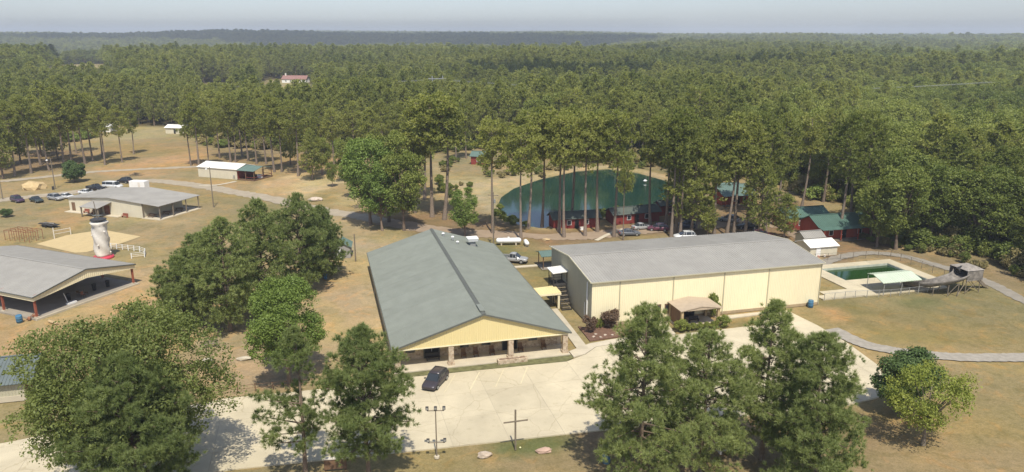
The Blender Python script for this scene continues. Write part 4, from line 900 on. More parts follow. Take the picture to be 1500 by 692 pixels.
def lodge(): # roof corner at the lower left
    t = thing('lodge', 'tan building with blue-grey metal roof cut off by the left edge', 'building', G(40, 586), R(14.5))
    o = t; x0 = -16.0
    ribbed(MB(), (x0,0), (0,0), 2.55, 0, (0,-1), .35).build('front_wall', M_CREAMD, o)
    box_part('base_course', M_CONC2, o, x0, .02, -.1, .0, 0, .7)
    mb = MB(); ribbed(mb, (0,0), (0,4), lambda q: 2.55+1.5*q, 0, (1,0), .35); ribbed(mb, (0,4), (0,8), lambda q: 4.05-1.5*q, 0, (1,0), .35); mb.build('end_wall', M_BROWN, o)
    ribroof(MB(), (x0,-.6,2.4), (1.0,-.6,2.4), (1.0,4,4.12), (x0,4,4.12), .4, .05).build('roof_slope', M_BLUEROOF, o)
    ribroof(MB(), (1.0,8.6,2.4), (x0,8.6,2.4), (x0,4,4.12), (1.0,4,4.12), .4, .05).build('roof_slope', M_BLUEROOF, o)
    MB().bar((x0,4,4.18), (1.0,4,4.18), .35, .05).build('ridge_cap', M_BLUEROOF, o)
    window(o, -3.5, 0, 1.1, 1.2, 1.0, frame=M_TRIM); window(o, -7.5, 0, 1.1, 1.2, 1.0, frame=M_TRIM)
lodge()
def cabin(name, label, loc, rz, wd, dp, ev, pk, ridge='x', wall=M_CABIN, roof=M_TEALROOF, cat='cabin', porch=0.0, nwin=2, group=None):
    t = thing(name, label, cat, loc, rz, group)
    gable_house(t, wd, dp, ev, pk, ridge, wall, roof, .45, .25, .45)
    for k in range(nwin): window(t, wd*(k+.5)/nwin + (.9 if k == 0 else -.4), 0, .95, .9, 1.0, name='window')
    d = box_part('door', M_DARK, t, wd/2-.45, wd/2+.45, -.09, -.045, 0, 2.0); box_part('handle', M_METAL, d, wd/2+.3, wd/2+.38, -.12, -.092, .95, 1.05)
    if porch:
        pr = ribroof(MB(), (-.4,-porch,ev-.35), (wd+.4,-porch,ev-.35), (wd+.4,-.46,ev-.12), (-.4,-.46,ev-.12), .45, .03).build('porch_roof', roof, t)
        for x in (.1, wd/3, 2*wd/3, wd-.1): box_part('porch_post', wall, pr, x-.08, x+.08, -porch+.1, -porch+.26, .15, ev-.36)
        box_part('porch_deck', M_WOODG, t, 0, wd, -porch, -.05, 0, .15)
    return t
cabin('red_cabin', 'long red cabin at the near shore of the pond, left one', G(811,337), R(13), 10.7, 4.0, 2.5, 3.5, 'x', M_CABIN, mat('mossy_roof', (.085,.10,.085), .8, .2, .8))
cabin('red_cabin', 'long red cabin at the near pond shore with cars parked before it', G(899,330), R(20), 11.8, 4.0, 2.5, 3.5, 'x', M_CABIN, mat('mossy_roof', (.085,.10,.085), .8, .2, .8))
cabin('red_cabin', 'small plain red cabin at the right end of the pond shore', G(967,317), R(10), 3.4, 3.2, 2.7, 3.5, 'x', M_CABIN, MATS['mossy_roof'], nwin=1)
cabin('red_cabin', 'little red cabin with teal roof beyond the pond under the trees', G(690,241), R(-15), 6.2, 4.6, 2.9, 4.1, 'x', nwin=2)
cabin('red_cabin', 'small red cabin behind pine trunks in the far left woods', G(1058,290), R(10), 5.0, 4.0, 2.6, 3.6, 'x', nwin=1)
SC.objects['red_cabin.004']['label'] = 'small red cabin among the pines between pond and right lodge'
cabin('red_lodge', 'red boarded lodge with dark green roof behind the sheds at the right', W(100.6, 131.5), AX, 12.5, 6.5, 3.0, 4.6, 'x', M_CABIN2, mat('dark_green_roof', (0.085,0.15,0.12), .5, .15, .5), 'lodge', 1.9, 3)
cabin('red_lodge', 'red lodge with dark green roof standing just behind the front right lodge', W(99.0, 140.5), AX, 10.5, 5.5, 3.0, 4.4, 'x', M_CABIN, MATS['dark_green_roof'], 'lodge', 0, 2)
cabin('red_lodge', 'teal-roofed cabin seen between the pines above the gym roof', W(98.0, 166.5), AX, 9.0, 6.5, 3.0, 4.6, 'x', M_CABIN2, M_TEALROOF, 'lodge', 1.6, 2)
t = thing('garden_shed', 'grey shed with teal gable roof left of the dining hall back corner', 'shed', G(489,379), R(8))
gable_house(t, 3.2, 3.6, 2.3, 3.2, 'y', mat('grey_siding', (.33,.31,.29), .8, .1, 1.0), M_TEALROOF, .3, .25, .4)
d = box_part('door', mat('white_paint', (0,0,0)), t, .5, 1.5, -.09, -.045, 0, 1.9); box_part('handle', M_METAL, d, 1.3, 1.4, -.12, -.092, .9, 1.0)
d = MB().ico((-.2,.6,3.2), .38, 2, 0, (1,1,.4)).build('satellite_dish', M_WHITE, t)
cabin('far_shed', 'distant white-roofed shed at the far edge of the open field', G(243,196), R(-12), 9.0, 5.0, 2.7, 3.7, 'x', M_CREAML, M_WHITEROOF, 'shed', 0, 1)
cabin('far_shed', 'distant white shed half hidden by pines at the far left', G(146,194), R(-12), 5.5, 4.0, 2.6, 3.6, 'x', M_WHITE, M_WHITEROOF, 'shed', 0, 1)
def farmhouse():
    x, y = -184, 612; z = float(hills(x, y))
    t = cabin('farmhouse', 'far farmhouse with long red roof and white walls in the woods', (x, y, z), R(-6), 20, 8, 3.0, 5.6, 'x', M_WHITE, mat('dull_red_roof', (.27,.15,.13), .7, .1, .5), 'house', 0, 4)
    t.location.z = z
    box_part('chimney', M_CANVAS, t, 1.5, 2.5, 3.5, 4.5, 4.5, 7.2)
farmhouse()

# ------------------------------------------------------------------ vehicles
def paint(name, col, rough=.28): return mat(name, col, rough, .04, .5, metal=.15, spec=.6)
P_PURPLE = paint('plum_paint', (.075,.045,.075)); P_GREY = paint('grey_paint', (.12,.125,.13)); P_WHITE = paint('white_car_paint', (.72,.72,.70)); P_BLACK = paint('black_paint', (.018,.018,.022))
P_SILVER = paint('silver_paint', (.36,.36,.35)); P_RED = paint('dark_red_paint', (.20,.025,.03)); P_GREEN = paint('dark_green_paint', (.05,.065,.06)); P_BLUE = paint('dark_blue_paint', (.04,.06,.10)); P_BURG = paint('burgundy_paint', (.13,.04,.06)); P_SUV = paint('charcoal_plum_paint', (.055,.046,.052), .3)
M_LAMP = mat('headlamp_glass', (.75,.75,.72), .15, .05, 1.0, spec=.7); M_TAIL = mat('tail_lamp', (.35,.02,.02), .25, .1, 1.0)
def loft(secs, material, name, parent, smooth=True):
    """secs: list of (x, [(y,z)...]) cross-sections, same count, mirrored outline closed"""
    vs = []; n = len(secs[0][1])
    for x, pr in secs: vs += [(x, y, z) for y, z in pr]
    fs = [(i*n+k, i*n+(k+1) % n, (i+1)*n+(k+1) % n, (i+1)*n+k) for i in range(len(secs)-1) for k in range(n)]
    fs += [tuple(range(n-1,-1,-1)), tuple(range((len(secs)-1)*n, len(secs)*n))]
    o = MB().add(vs, fs).build(name, material, parent, smooth)
    o.data.polygons[len(fs)-1].use_smooth = False; o.data.polygons[len(fs)-2].use_smooth = False
    return o
def bsec(x, hw, zb, zt, rnd=.12):
    r = min(rnd, hw*.4); half = [(hw-.08, zb), (hw, zb+.14), (hw*1.0, (zb+zt)/2), (hw-.03, zt-r*.6), (hw-r, zt), (hw*.45, zt+.02)]
    return (x, half + [(-y, z) for y, z in half[::-1]])
def vehicle(kind, pm, label, px=None, head=0.0, loc=None, cat=None, group=None):
    name = {'suv':'parked_car','sedan':'parked_car','pickup':'pickup_truck','van':'passenger_van','jeep':'parked_car'}[kind]
    t = thing(name, label, cat or {'suv':'car','sedan':'car','pickup':'truck','van':'van','jeep':'car'}[kind], loc or G(*px), head, group)
    t.location.z += .0
    if kind in ('suv','jeep'):
        L, hw = 4.75, .95
        body = [bsec(-L/2,.78,.42,.86),bsec(-L/2+.12,.90,.30,1.02),bsec(-1.5,.95,.26,1.06),bsec(0,.95,.26,1.04),bsec(.95,.95,.26,1.02),bsec(1.35,.93,.26,.98),bsec(2.0,.90,.30,.86),bsec(L/2-.1,.84,.34,.76),bsec(L/2,.70,.44,.66)]
        gl = [(-L/2+.14,.84,1.0,1.08,.74),(-1.85,.86,1.0,1.56,.70),(-1.2,.88,1.0,1.66,.70),(0,.88,1.0,1.68,.70),(.45,.87,1.0,1.58,.68),(1.22,.84,.98,1.02,.74)]
        rf = [(-1.75,1.60,.67),(-1.2,1.685,.68),(0,1.70,.68),(.35,1.635,.66)]; wx = (-1.42, 1.42); wr = .36
    elif kind == 'sedan':
        L, hw = 4.7, .91
        body = [bsec(-L/2,.74,.40,.80),bsec(-L/2+.15,.86,.28,.96),bsec(-1.5,.91,.24,.98),bsec(0,.91,.24,.94),bsec(.95,.91,.24,.92),bsec(1.35,.90,.24,.88),bsec(2.0,.86,.28,.76),bsec(L/2-.1,.80,.32,.68),bsec(L/2,.66,.42,.58)]
        gl = [(-1.75,.80,.92,.98,.72),(-.95,.82,.92,1.38,.62),(-.3,.84,.92,1.44,.62),(.25,.83,.92,1.38,.60),(1.1,.80,.88,.92,.70)]
        rf = [(-.95,1.40,.60),(-.3,1.455,.60),(.2,1.41,.58)]; wx = (-1.4, 1.42); wr = .33
    elif kind == 'van':
        L, hw = 5.4, .99
        body = [bsec(-L/2,.92,.34,1.2),bsec(-L/2+.1,.98,.30,1.25),bsec(0,.99,.28,1.25),bsec(1.5,.98,.28,1.2),bsec(2.2,.94,.32,1.0),bsec(L/2-.08,.88,.36,.85),bsec(L/2,.76,.46,.72)]
        gl = [(-L/2+.03,.93,1.18,1.9,.82),(-1.5,.93,1.18,1.98,.82),(.7,.93,1.18,1.96,.80),(1.1,.92,1.18,1.85,.78),(1.9,.88,1.12,1.18,.76)]
        rf = [(-L/2+.02,1.92,.80),(-1.5,2.01,.81),(.7,1.99,.79),(1.0,1.90,.77)]; wx = (-1.6, 1.6); wr = .37
    else:
        L, hw = 5.6, .97
        body = [bsec(-L/2,.92,.50,1.04),bsec(-L/2+.1,.96,.42,1.06),bsec(-.6,.97,.38,1.08),bsec(1.0,.97,.38,1.08),bsec(1.5,.95,.38,1.05),bsec(2.4,.92,.42,.98),bsec(L/2-.1,.88,.46,.9),bsec(L/2,.78,.54,.8)]
        gl = [(-.75,.86,1.04,1.2,.74),(-.55,.87,1.04,1.72,.70),(.1,.87,1.04,1.80,.70),(.65,.86,1.04,1.70,.68),(1.35,.84,1.02,1.07,.74)]
        rf = [(-.6,1.74,.68),(.1,1.83,.69),(.6,1.75,.66)]; wx = (-1.65, 1.75); wr = .40
    loft(body, pm, 'body', t)
    loft([(x, [(b,z0),((b+tw)/2+.03,(z0+z1)/2),(tw,z1),(-tw,z1),(-(b+tw)/2-.03,(z0+z1)/2),(-b,z0)]) for x, b, z0, z1, tw in gl], M_GLASS, 'windows', t, False)
    loft([(x, [(tw+.03,z-.05),(tw,z+.02),(tw*.5,z+.045),(-tw*.5,z+.045),(-tw,z+.02),(-tw-.03,z-.05)]) for x, z, tw in rf], pm, 'roof', t)
    for x, b, z0, z1, tw in gl[1:-1]:
        for s in (-1, 1): MB().bar((x, s*(b+.012), z0), (x, s*(tw+.02), z1-.02), .07, .05).build('pillar', pm, t)
    if kind == 'pickup':
        box_part('cargo_bed', M_TRIM, t, -L/2+.12, -.82, -.84, .84, 1.085, 1.10)
        for s in (-.9, .9): box_part('bed_side', pm, t, -L/2+.05, -.78, s-.05, s+.05, 1.06, 1.2)
        box_part('tailgate', pm, t, -L/2+.0, -L/2+.08, -.849, .849, 1.06, 1.2)
    if kind == 'suv':
        for s in (-.6, .6): MB().bar((-1.5,s,1.76), (.2,s,1.76), .05, .04).build('roof_rail', M_TRIM, t)
    for x in wx:
        for s in (-1, 1):
            wv = MB().tube((x,s*(hw-.2),wr), (x,s*(hw+.015),wr), wr, n=16).build('wheel', M_TYRE, t); MB().tube((x,s*(hw+.016),wr), (x,s*(hw+.03),wr), wr*.62, n=12).build('rim', M_METAL, wv)
    zf = body[-2][1][3][1] - .02
    for s in (-1, 1):
        MB().ico((L/2-.16, s*.62, zf-.06), .17, 1, 0, (.9,1.1,.55)).build('headlight', M_LAMP, t, True)
        MB().box(-L/2-.02, -L/2+.14, s*.72-.12, s*.72+.12, .72, .92).build('tail_light', M_TAIL, t)
        MB().box(.75, .95, s*(hw+.06)-.09, s*(hw+.06)+.09, 1.02, 1.14).build('mirror', pm, t)
    return t
vehicle('suv', P_SUV, 'dark plum SUV parked alone on the concrete lot before the porch', (638,563), R(252))
vehicle('suv', P_PURPLE, 'plum SUV at the far left, leftmost of the parked row', (26,296), R(-35))
vehicle('sedan', P_GREEN, 'dark grey-green sedan parked right of the plum SUV', (54,296), R(-35))
vehicle('suv', P_SILVER, 'silver SUV beside the workshop corner', (82,293), R(-25))
vehicle('sedan', P_WHITE, 'white sedan partly behind the silver SUV by the workshop', (98,291), R(-15))
vehicle('sedan', P_WHITE, 'white car behind the workshop roof, below the black truck', (128,285), R(-10))
vehicle('pickup', P_BLACK, 'black pickup behind the workshop, left of the white van', (141,279), R(-20))
vehicle('van', P_WHITE, 'white passenger van parked behind the workshop roof', (166,276), R(-10))
vehicle('suv', P_BLACK, 'black SUV parked beyond the white van', (183,268), R(160))
tr = thing('box_trailer', 'white box trailer parked behind the workshop roof', 'trailer', G(205,279), R(-12))
box_part('box', M_WHITE, tr, -2.4, 2.4, -1.0, 1.0, .55, 2.7); MB().bar((-3.6,0,.55), (-2.4,0,.55), .12, .12).build('hitch', M_IRON, tr); box_part('door', M_CANVAS, tr, .3, 1.0, -1.03, -1.005, .65, 2.4)
for s in (-1.02, 1.02): MB().tube((.3,s-.1,.36), (.3,s+.1,.36), .36, n=14).build('wheel', M_TYRE, tr)
def cart():
    t = thing('golf_cart', 'white golf cart with dark roof in front of the workshop', 'golf cart', G(145,327), R(-10))
    loft([bsec(-1.2,.55,.3,.75),bsec(-.4,.6,.28,.8),bsec(-.1,.6,.28,.45),bsec(.5,.6,.28,.45),bsec(.7,.6,.28,.85),bsec(1.25,.5,.34,.6)], M_WHITE, 'body', t)
    box_part('roof', M_TRIM, t, -1.15, .75, -.62, .62, 1.75, 1.83); box_part('seat', M_CANVAS, t, -.9, -.3, -.55, .55, .83, .95); box_part('backrest', M_CANVAS, t, -1.0, -.88, -.55, .55, .96, 1.35)
    for x in (-1.05, .65):
        for y in (-.55,.55): MB().tube((x,y,.7), (x,y,1.76), .025, n=5).build('roof_post', M_TRIM, t)
    for x in (-.8,.85):
        for s in (-1,1): MB().tube((x,s*.42,.24), (x,s*.62,.24), .24, n=12).build('wheel', M_TYRE, t)
cart()
LOTG = 'cars parked behind the gym'
vehicle('sedan', P_GREY, 'grey sedan under the pines, nearest the footpath behind the gym', (922,345), R(5), group=LOTG)
vehicle('sedan', P_SILVER, 'pale grey sedan just behind the grey one by the middle red cabin', (940,336), R(20), group=LOTG)
vehicle('suv', P_BURG, 'burgundy SUV parked right of the grey sedans', (964,338), R(170), group=LOTG)
vehicle('suv', P_BLUE, 'dark blue SUV between the pine trunks near the small red cabin', (1004,334), R(160), group=LOTG)
vehicle('suv', P_WHITE, 'white SUV just behind the gym roof edge', (1003,350), R(185), group=LOTG)
vehicle('suv', P_SILVER, 'silver SUV among the pines left of the teal-roofed cabin', (1067,325), R(150), group=LOTG)
vehicle('sedan', P_BLACK, 'black sedan parked between pine trunks left of the red car', (1094,335), R(175), group=LOTG)
vehicle('suv', P_RED, 'dark red SUV behind the far end of the gym roof', (1116,348), R(5), group=LOTG)
vehicle('pickup', P_SILVER, 'silver pickup with white cab parked behind the dining hall', (752,384), R(-15))

# ------------------------------------------------------------------ yard things
def floodlight():
    t = thing('floodlight_pole', 'tall floodlight pole with two crossarms on the verge by the lot', 'light pole', G(640, 671), AX*.2)
    MB().tube((0,0,0), (0,0,5.5), .075, .055, n=10).build('pole', M_WOODG, t); MB().lathe([(.28,0),(.28,.22),(.2,.26)], 12).build('footing', M_CONC2, t)
    for z, sp in ((5.35,.85),(1.75,.85)):
        MB().bar((-sp,0,z), (sp,0,z), .07, .07).build('crossarm', M_WOODG, t)
        for x in ((-sp,0,sp) if z > 3 else (-sp,sp)):
            l = MB().box(x-.15, x+.15, -.13, .12, z+.12, z+.44).build('lamp', M_IRON, t); box_part('lens', M_METAL, l, x-.12, x+.12, -.15, -.132, z+.16, z+.40); MB().bar((x,0,z), (x,0,z+.14), .05, .05).build('bracket', M_IRON, l)
floodlight()
t = thing('wooden_cross', 'tall plain wooden cross standing on the grass by the lot', 'cross', G(755, 659), AX)
box_part('upright', M_WOODG, t, -.08, .08, -.08, .08, 0, 4.6); box_part('crossbar', M_WOODG, t, -1.3, 1.3, -.12, -.082, 3.25, 3.42)
def rock(px, label, r, sq, rz=0, m=M_ROCK, seed=1, name='rock', cat='rock', group=None):
    o = MB().ico((0,0,0), r, 2, .22, sq, seed).build(name, m); o.location = G(*px) + (r*sq[2]*.55,); o.rotation_euler = (0,0,rz); return tag(o, label, cat, group)
rock((710,669), 'oblong pale boulder on the dry grass left of the cross', .62, (1.25,.6,.6), .3, M_ROCK, 3)
rock((797,662), 'flat pinkish rock on the grass right of the cross', .65, (1.3,.7,.4), .2, mat('pink_rock', (.42,.29,.22), .9, .15, 2.0), 5)
o = MB().lathe([(.05,0),(.10,.06),(.10,.12),(.06,.17)], 10).build('ground_lamp', mat('pale_yellow', (.75,.72,.4), .5, .1, 2)); o.location = G(762,657) + (0,); tag(o, 'small pale yellow lamp in the grass beside the cross', 'lamp')
def bench(px, label, rz, m=M_WOODG, L=2.0):
    t = thing('plank_bench', label, 'bench', G(*px), rz)
    box_part('seat', m, t, -L/2, L/2, -.2, .2, .42, .48); box_part('backrest', m, t, -L/2, L/2, .21, .25, .55, .85)
    for x in (-L/2+.2, L/2-.2): box_part('leg', m, t, x-.06, x+.06, -.18, .2, 0, .42); MB().bar((x,.2,.4), (x,.27,.86), .06, .05).build('back_post', m, t)
bench((310,508), 'grey plank bench in the yard right of the big left tree', R(20), M_WOODG, 1.9)
rock((305,528), 'round pale stone ring on the yard below the plank bench', .7, (1.1,.8,.25), .2, M_CONC2, 8)
rock((358,526), 'flat oblong pale stone in the dusty yard', .75, (1.4,.6,.25), .1, M_CONC2, 9)
log((318,536), 'short red-brown log in the dusty yard by the stones', .9, .14, R(50), M_RUST)
fence('rail_fence', 'low dark rail fence along the upper edge of the concrete drive', [G(322,578), G(400,570), G(486,563)], 0.95, 2.4, M_BROWN, (.45,.92), (), post=.07)
def sign():
    t = thing('wooden_sign', 'dark red-brown wooden sign board with pale cap at the foot of the pines', 'sign', G(492, 690), R(8))
    box_part('board', M_BROWN, t, -1.1, 1.1, -.08, .08, .25, 1.35); box_part('cap', M_CANVAS, t, -1.2, 1.2, -.16, .16, 1.36, 1.5)
    for x in (-.95,.95): box_part('post', M_BROWN, t, x-.08, x+.08, .085, .24, 0, 1.36)
sign()
def table(px, label, rz):
    t = thing('picnic_table', label, 'table', G(*px), rz)
    box_part('tabletop', M_CONC2, t, -.95, .95, -.4, .4, .72, .79)
    for q in (-.7,.7): box_part('bench_seat', M_CONC2, t, -.95, .95, q-.14, q+.14, .42, .47)
    for q in (-.65,.65): box_part('leg', M_CANVAS, t, q-.09, q+.09, -.75, .75, 0, .4); box_part('leg', M_CANVAS, t, q-.08, q+.08, -.1, .1, .401, .719)
table((1060,660), 'pale concrete picnic table in the shade under the right pines', R(10))
def tank():
    t = thing('propane_tank', 'long white propane tank on saddles behind the dining hall', 'tank', G(745,359), R(4))
    MB().lathe([(.05,-2.6),(.34,-2.52),(.5,-2.35),(.56,-2.1),(.56,2.1),(.5,2.35),(.34,2.52),(.05,2.6)], 18).build('vessel', M_WHITE, t, True)
    v = t.children[0]; v.rotation_euler = (0, math.pi/2, 0); v.location = (0,0,.95)
    MB().lathe([(.2,0),(.22,.16),(.1,.22)], 12, (0,0,1.5)).build('valve_dome', M_WHITE, t)
    for x in (-1.5,1.5): box_part('saddle', M_CONC2, t, x-.14, x+.14, -.45, .45, 0, .5)
    t = thing('small_tank', 'short white tank lying beside the long propane tank', 'tank', G(771,360), R(100))
    MB().lathe([(.05,-1.3),(.3,-1.22),(.44,-1.0),(.46,0),(.44,1.0),(.3,1.22),(.05,1.3)], 16).build('vessel', M_WHITE, t, True)
    v = t.children[0]; v.rotation_euler = (0, math.pi/2, 0); v.location = (0,0,.7)
    for x in (-.7,.7): box_part('saddle', M_CONC2, t, x-.1, x+.1, -.35, .35, 0, .4)
tank()
def utility_pole(px, h, label, arm=True, lamp=False, m=M_WOODG):
    t = thing('utility_pole', label, 'pole', G(*px), R(-15))
    MB().tube((0,0,0), (0,0,h), .15, .10, n=8).build('pole', m, t)
    if arm: MB().bar((-1.1,-.14,h-.6), (1.1,-.14,h-.6), .1, .12).build('crossarm', m, t); MB().tube((.35,-.2,h-2.2), (.35,-.2,h-1.4), .2, n=8).build('transformer', M_METAL, t)
    if lamp: MB().bar((0,-.1,h-.4), (0,-1.2,h-.2), .06, .06).build('lamp_arm', M_METAL, t); MB().lathe([(.08,.1),(.26,0),(.3,-.12),(.2,-.22)], 10, (0,-1.3,h-.2)).build('lamp', M_WHITE, t)
    return t
utility_pole((313,304), 10.2, 'wooden utility pole right of the cream workshop', False, True); utility_pole((81,277), 8.6, 'wooden pole with white lamp beside the round bush', False, True)
utility_pole((4,292), 8.0, 'thin wooden pole at the left edge by the gravel road', False); utility_pole((723,363), 11.5, 'wooden power pole rising behind the dining hall roof', True)
utility_pole((521,383), 5.4, 'thin twin-lamp pole left of the dining hall', False)
t = thing('oil_drum', 'small dark drum at the foot of the pole by the round bush', 'drum', G(78,278)); MB().lathe([(.3,0),(.3,.9),(.25,.92)], 12).build('drum', M_IRON, t)
def tower():
    t = thing('climbing_tower', 'white canvas-wrapped climbing tower with red base beside the sand court', 'tower', G(152, 378))
    H = HT(152, 378, 321); prof = []; n = 22
    for k in range(19):
        z = .5 + (H-1.0)*k/18; prof.append((1.38 - .05*k/18 + (.22 if k >= 17 else 0), z))
    MB().lathe(prof, n, jit=lambda k, i: .10*math.sin(i*2*math.pi/n*3 + k*.75) + .05*math.sin(i*1.9 + k*2.1)).build('canvas_wrap', M_CANVAS, t, True)
    MB().lathe([(1.85,.0),(1.9,.2),(1.8,.42),(1.55,.5)], 20).build('base_ring', M_REDPL, t, True)
    c = MB().lathe([(1.4,H-.2),(1.46,H-.16),(1.46,H),(1.3,H+.05)], 20).build('top_rim', M_IRON, t)
    MB().tube((-.2,.2,H), (-.5,.2,H+3.4), .07, n=6).build('mast', M_WOODG, t)
    for k in range(7):
        q = k*2.4; z = 1.2 + k*.85; MB().ico((1.5*math.cos(q), 1.5*math.sin(q), z), .2, 1, .2, seed=k).build('hand_hold', M_CANVAS, t)
tower()
fence('white_rail_fence', 'white rail fence around the foot of the climbing tower', [G(163,364), G(205,369), G(213,372), G(212,377), G(193,379)], 1.1, 1.6, M_WHITE, (.35,.65,.95), (), post=.09)
court = sheet('sand_court', [G(*q) for q in ((53,358),(98,345),(150,337),(206,347),(178,357),(126,370),(110,371))], .05, M_SAND); struct(court)
t = thing('volleyball_net', 'pale net posts with low rope at the left edge of the sand court', 'net', G(80,350))
a = Vector((0,0,0)); b = Vector(G(104,344) + (0,)) - Vector(G(80,350) + (0,))
MB().tube((0,0,0), (0,0,2.4), .09, n=6).build('post', M_CANVAS, t); MB().tube(b, b + Vector((0,0,1.6)), .09, n=6).build('post', M_CANVAS, t)
MB().bar((0,0,1.7), b + Vector((0,0,1.5)), .04, .14).build('tape', M_CANVAS, t); MB().bar((0,0,1.0), b + Vector((0,0,.8)), .04, .10).build('tape', M_CANVAS, t)
def frames():
    o = G(8, 352); t = thing('monkey_bars', 'rusty steel climbing frame of many bars by the pavilion', 'monkey bars', o, R(-18))
    for i in range(6):
        for j in range(3):
            x = i*1.35; y = j*1.6; MB().tube((x,y,0), (x,y,2.1), .06, n=6).build('post', M_RUST, t)
    for i in range(6): MB().bar((i*1.35,0,2.1), (i*1.35,3.2,2.1), .07, .08).build('crossbar', M_RUST, t)
    for j in range(3): MB().bar((0,j*1.6,2.16), (6.75,j*1.6,2.16), .07, .08).build('top_rail', M_RUST, t)
frames()
t = thing('flatbed_trailer', 'low dark flatbed trailer loaded with scrap beyond the climbing frame', 'trailer', G(72,332), R(-28))
box_part('deck', M_IRON, t, -2.6, 2.6, -.9, .9, .5, .62); MB().bar((2.6,0,.5), (4.2,0,.4), .12, .12).build('hitch', M_IRON, t)
for s in (-1,1):
    for x in (-.6,.4): MB().tube((x,s*.95,.32), (x,s*1.12,.32), .32, n=12).build('wheel', M_TYRE, t)
for k in range(5): MB().bar((-2.4+.5*k,-.6+.2*k,.75), (1.2+.3*k,.5-.2*k,.85), .14, .14).build('scrap_beam', M_METAL if k % 2 else M_WOODG, t)
rock((50,277), 'pale mound of sand beside the gravel road at the left', 1.9, (1.5,1.2,.75), .2, mat('sand_mound', (.50,.37,.19), .95, .12, 1.5), 12, 'sand_mound', 'mound')
def brush_pile(px, label, r, seed):
    rr = random.Random(seed); t = thing('brush_pile', label, 'brush pile', G(*px)); mb = MB()
    for k in range(45):
        a = rr.uniform(0, 6.28); q = rr.uniform(0, r); z = rr.uniform(.05, .7*(1-q/r)+.1); d = Vector((rr.gauss(0,1), rr.gauss(0,1), rr.gauss(0,.3))).normalized()*rr.uniform(.6,1.3); c = Vector((q*math.cos(a), q*math.sin(a), z))
        mb.tube(c-d, c+d, .05, .03, n=4)
    o = mb.build('branches', M_WOODG, t); o['kind'] = 'stuff'
brush_pile((199,257), 'grey brush pile on the verge of the sandy track', 2.2, 3); brush_pile((526,303), 'brush pile below the broad green tree beside the road', 1.8, 4)
rock((463,294), 'pale heap of rubble beside the road behind the pine clump', 1.5, (1.3,.8,.4), .2, M_ROCK, 15, 'rubble_heap', 'heap')
for k, (px, lb) in enumerate((((800,352),'pale sawn log pile by the camp road under the pond pines'),((888,312),'grey stump at the pond edge between two red cabins'))):
    rock(px, lb, .7, (1.3,.8,.4), .3*k, M_TANW, 20+k, 'stump', 'stump')
# white things at the pond shore
rock((945,266), 'small white floating buoy on the far side of the pond', .5, (1,.7,.7), 0, M_WHITE, 2, 'buoy', 'buoy')
t = thing('cooler_box', 'small white cooler box before the left pond cabin', 'cooler', G(853,337), .3); box_part('chest', M_WHITE, t, -.5, .5, -.3, .3, 0, .55); box_part('lid', M_CANVAS, t, -.52, .52, -.32, .32, .553, .65)

# ------------------------------------------------------------------ trees
def raw_mesh(name, V, F, material, tint=None):
    k = F.shape[1]; me = bpy.data.meshes.new(name)
    me.vertices.add(len(V)); me.vertices.foreach_set('co', V.astype(np.float32).ravel())
    me.loops.add(F.size); me.loops.foreach_set('vertex_index', F.ravel().astype(np.int32))
    me.polygons.add(len(F)); me.polygons.foreach_set('loop_start', np.arange(0, F.size, k, dtype=np.int32)); me.polygons.foreach_set('loop_total', np.full(len(F), k, np.int32))
    me.update()
    if tint is not None:
        a = me.attributes.new('tint', 'FLOAT', 'POINT'); a.data.foreach_set('value', tint.astype(np.float32))
    me.materials.append(material); return me
def unit(v): return v / (np.linalg.norm(v, axis=-1, keepdims=True) + 1e-9)
def needle_tufts(C, D, r, nb, bw, rng, per=1):
    """brush-like tufts: nb blades round each centre C, leaning along D"""
    n = len(C); d = unit(rng.normal(size=(n, nb, 3)) + D[:, None, :] * 0.55 + np.array([0, 0, 0.45]))
    L = (r[:, None] * rng.uniform(.65, 1.1, (n, nb)))[..., None]
    fac = unit(D[:, None, :] * .5 + np.array([0, 0, .9]) + rng.normal(size=(n, nb, 3)) * .75)   # needles spread so that the tuft's upper side faces out
    s = unit(np.cross(d, fac)) * (bw * r[:, None, None])
    c = C[:, None, :] + d * L * .08
    V = np.stack([c + s, c - s, C[:, None, :] + d * L], 2).reshape(-1, 3)
    F = np.arange(len(V)).reshape(-1, 3)
    g = rng.normal(0, .13, n // per + 1)[np.arange(n) // per]; t = np.repeat(np.clip(.5 + g + rng.normal(0, .05, n), 0, 1), nb * 3)
    return V, F, t
def leaf_clumps(C, r, nl, size, rng, lobe=None):
    n = len(C); p = unit(rng.normal(size=(n, nl, 3))) * (rng.random((n, nl, 1)) ** .5) * r[:, None, None]
    p[..., 2] *= .75
    nrm = unit(rng.normal(size=(n, nl, 3)) * .7 + unit(p) * .8 + np.array([0, 0, .6]))
    a = unit(np.cross(nrm, rng.normal(size=(n, nl, 3)))); b = np.cross(nrm, a)
    s = size * rng.uniform(.6, 1.25, (n, nl, 1)); c = C[:, None, :] + p
    V = np.stack([c - a*s, c + b*s*.6, c + a*s, c - b*s*.6], 2).reshape(-1, 3)
    F = np.arange(len(V)).reshape(-1, 4)
    t = np.repeat(np.clip(.5 + (0 if lobe is None else lobe) + rng.normal(0, .07, n), 0, 1), nl * 4)
    return V, F, t
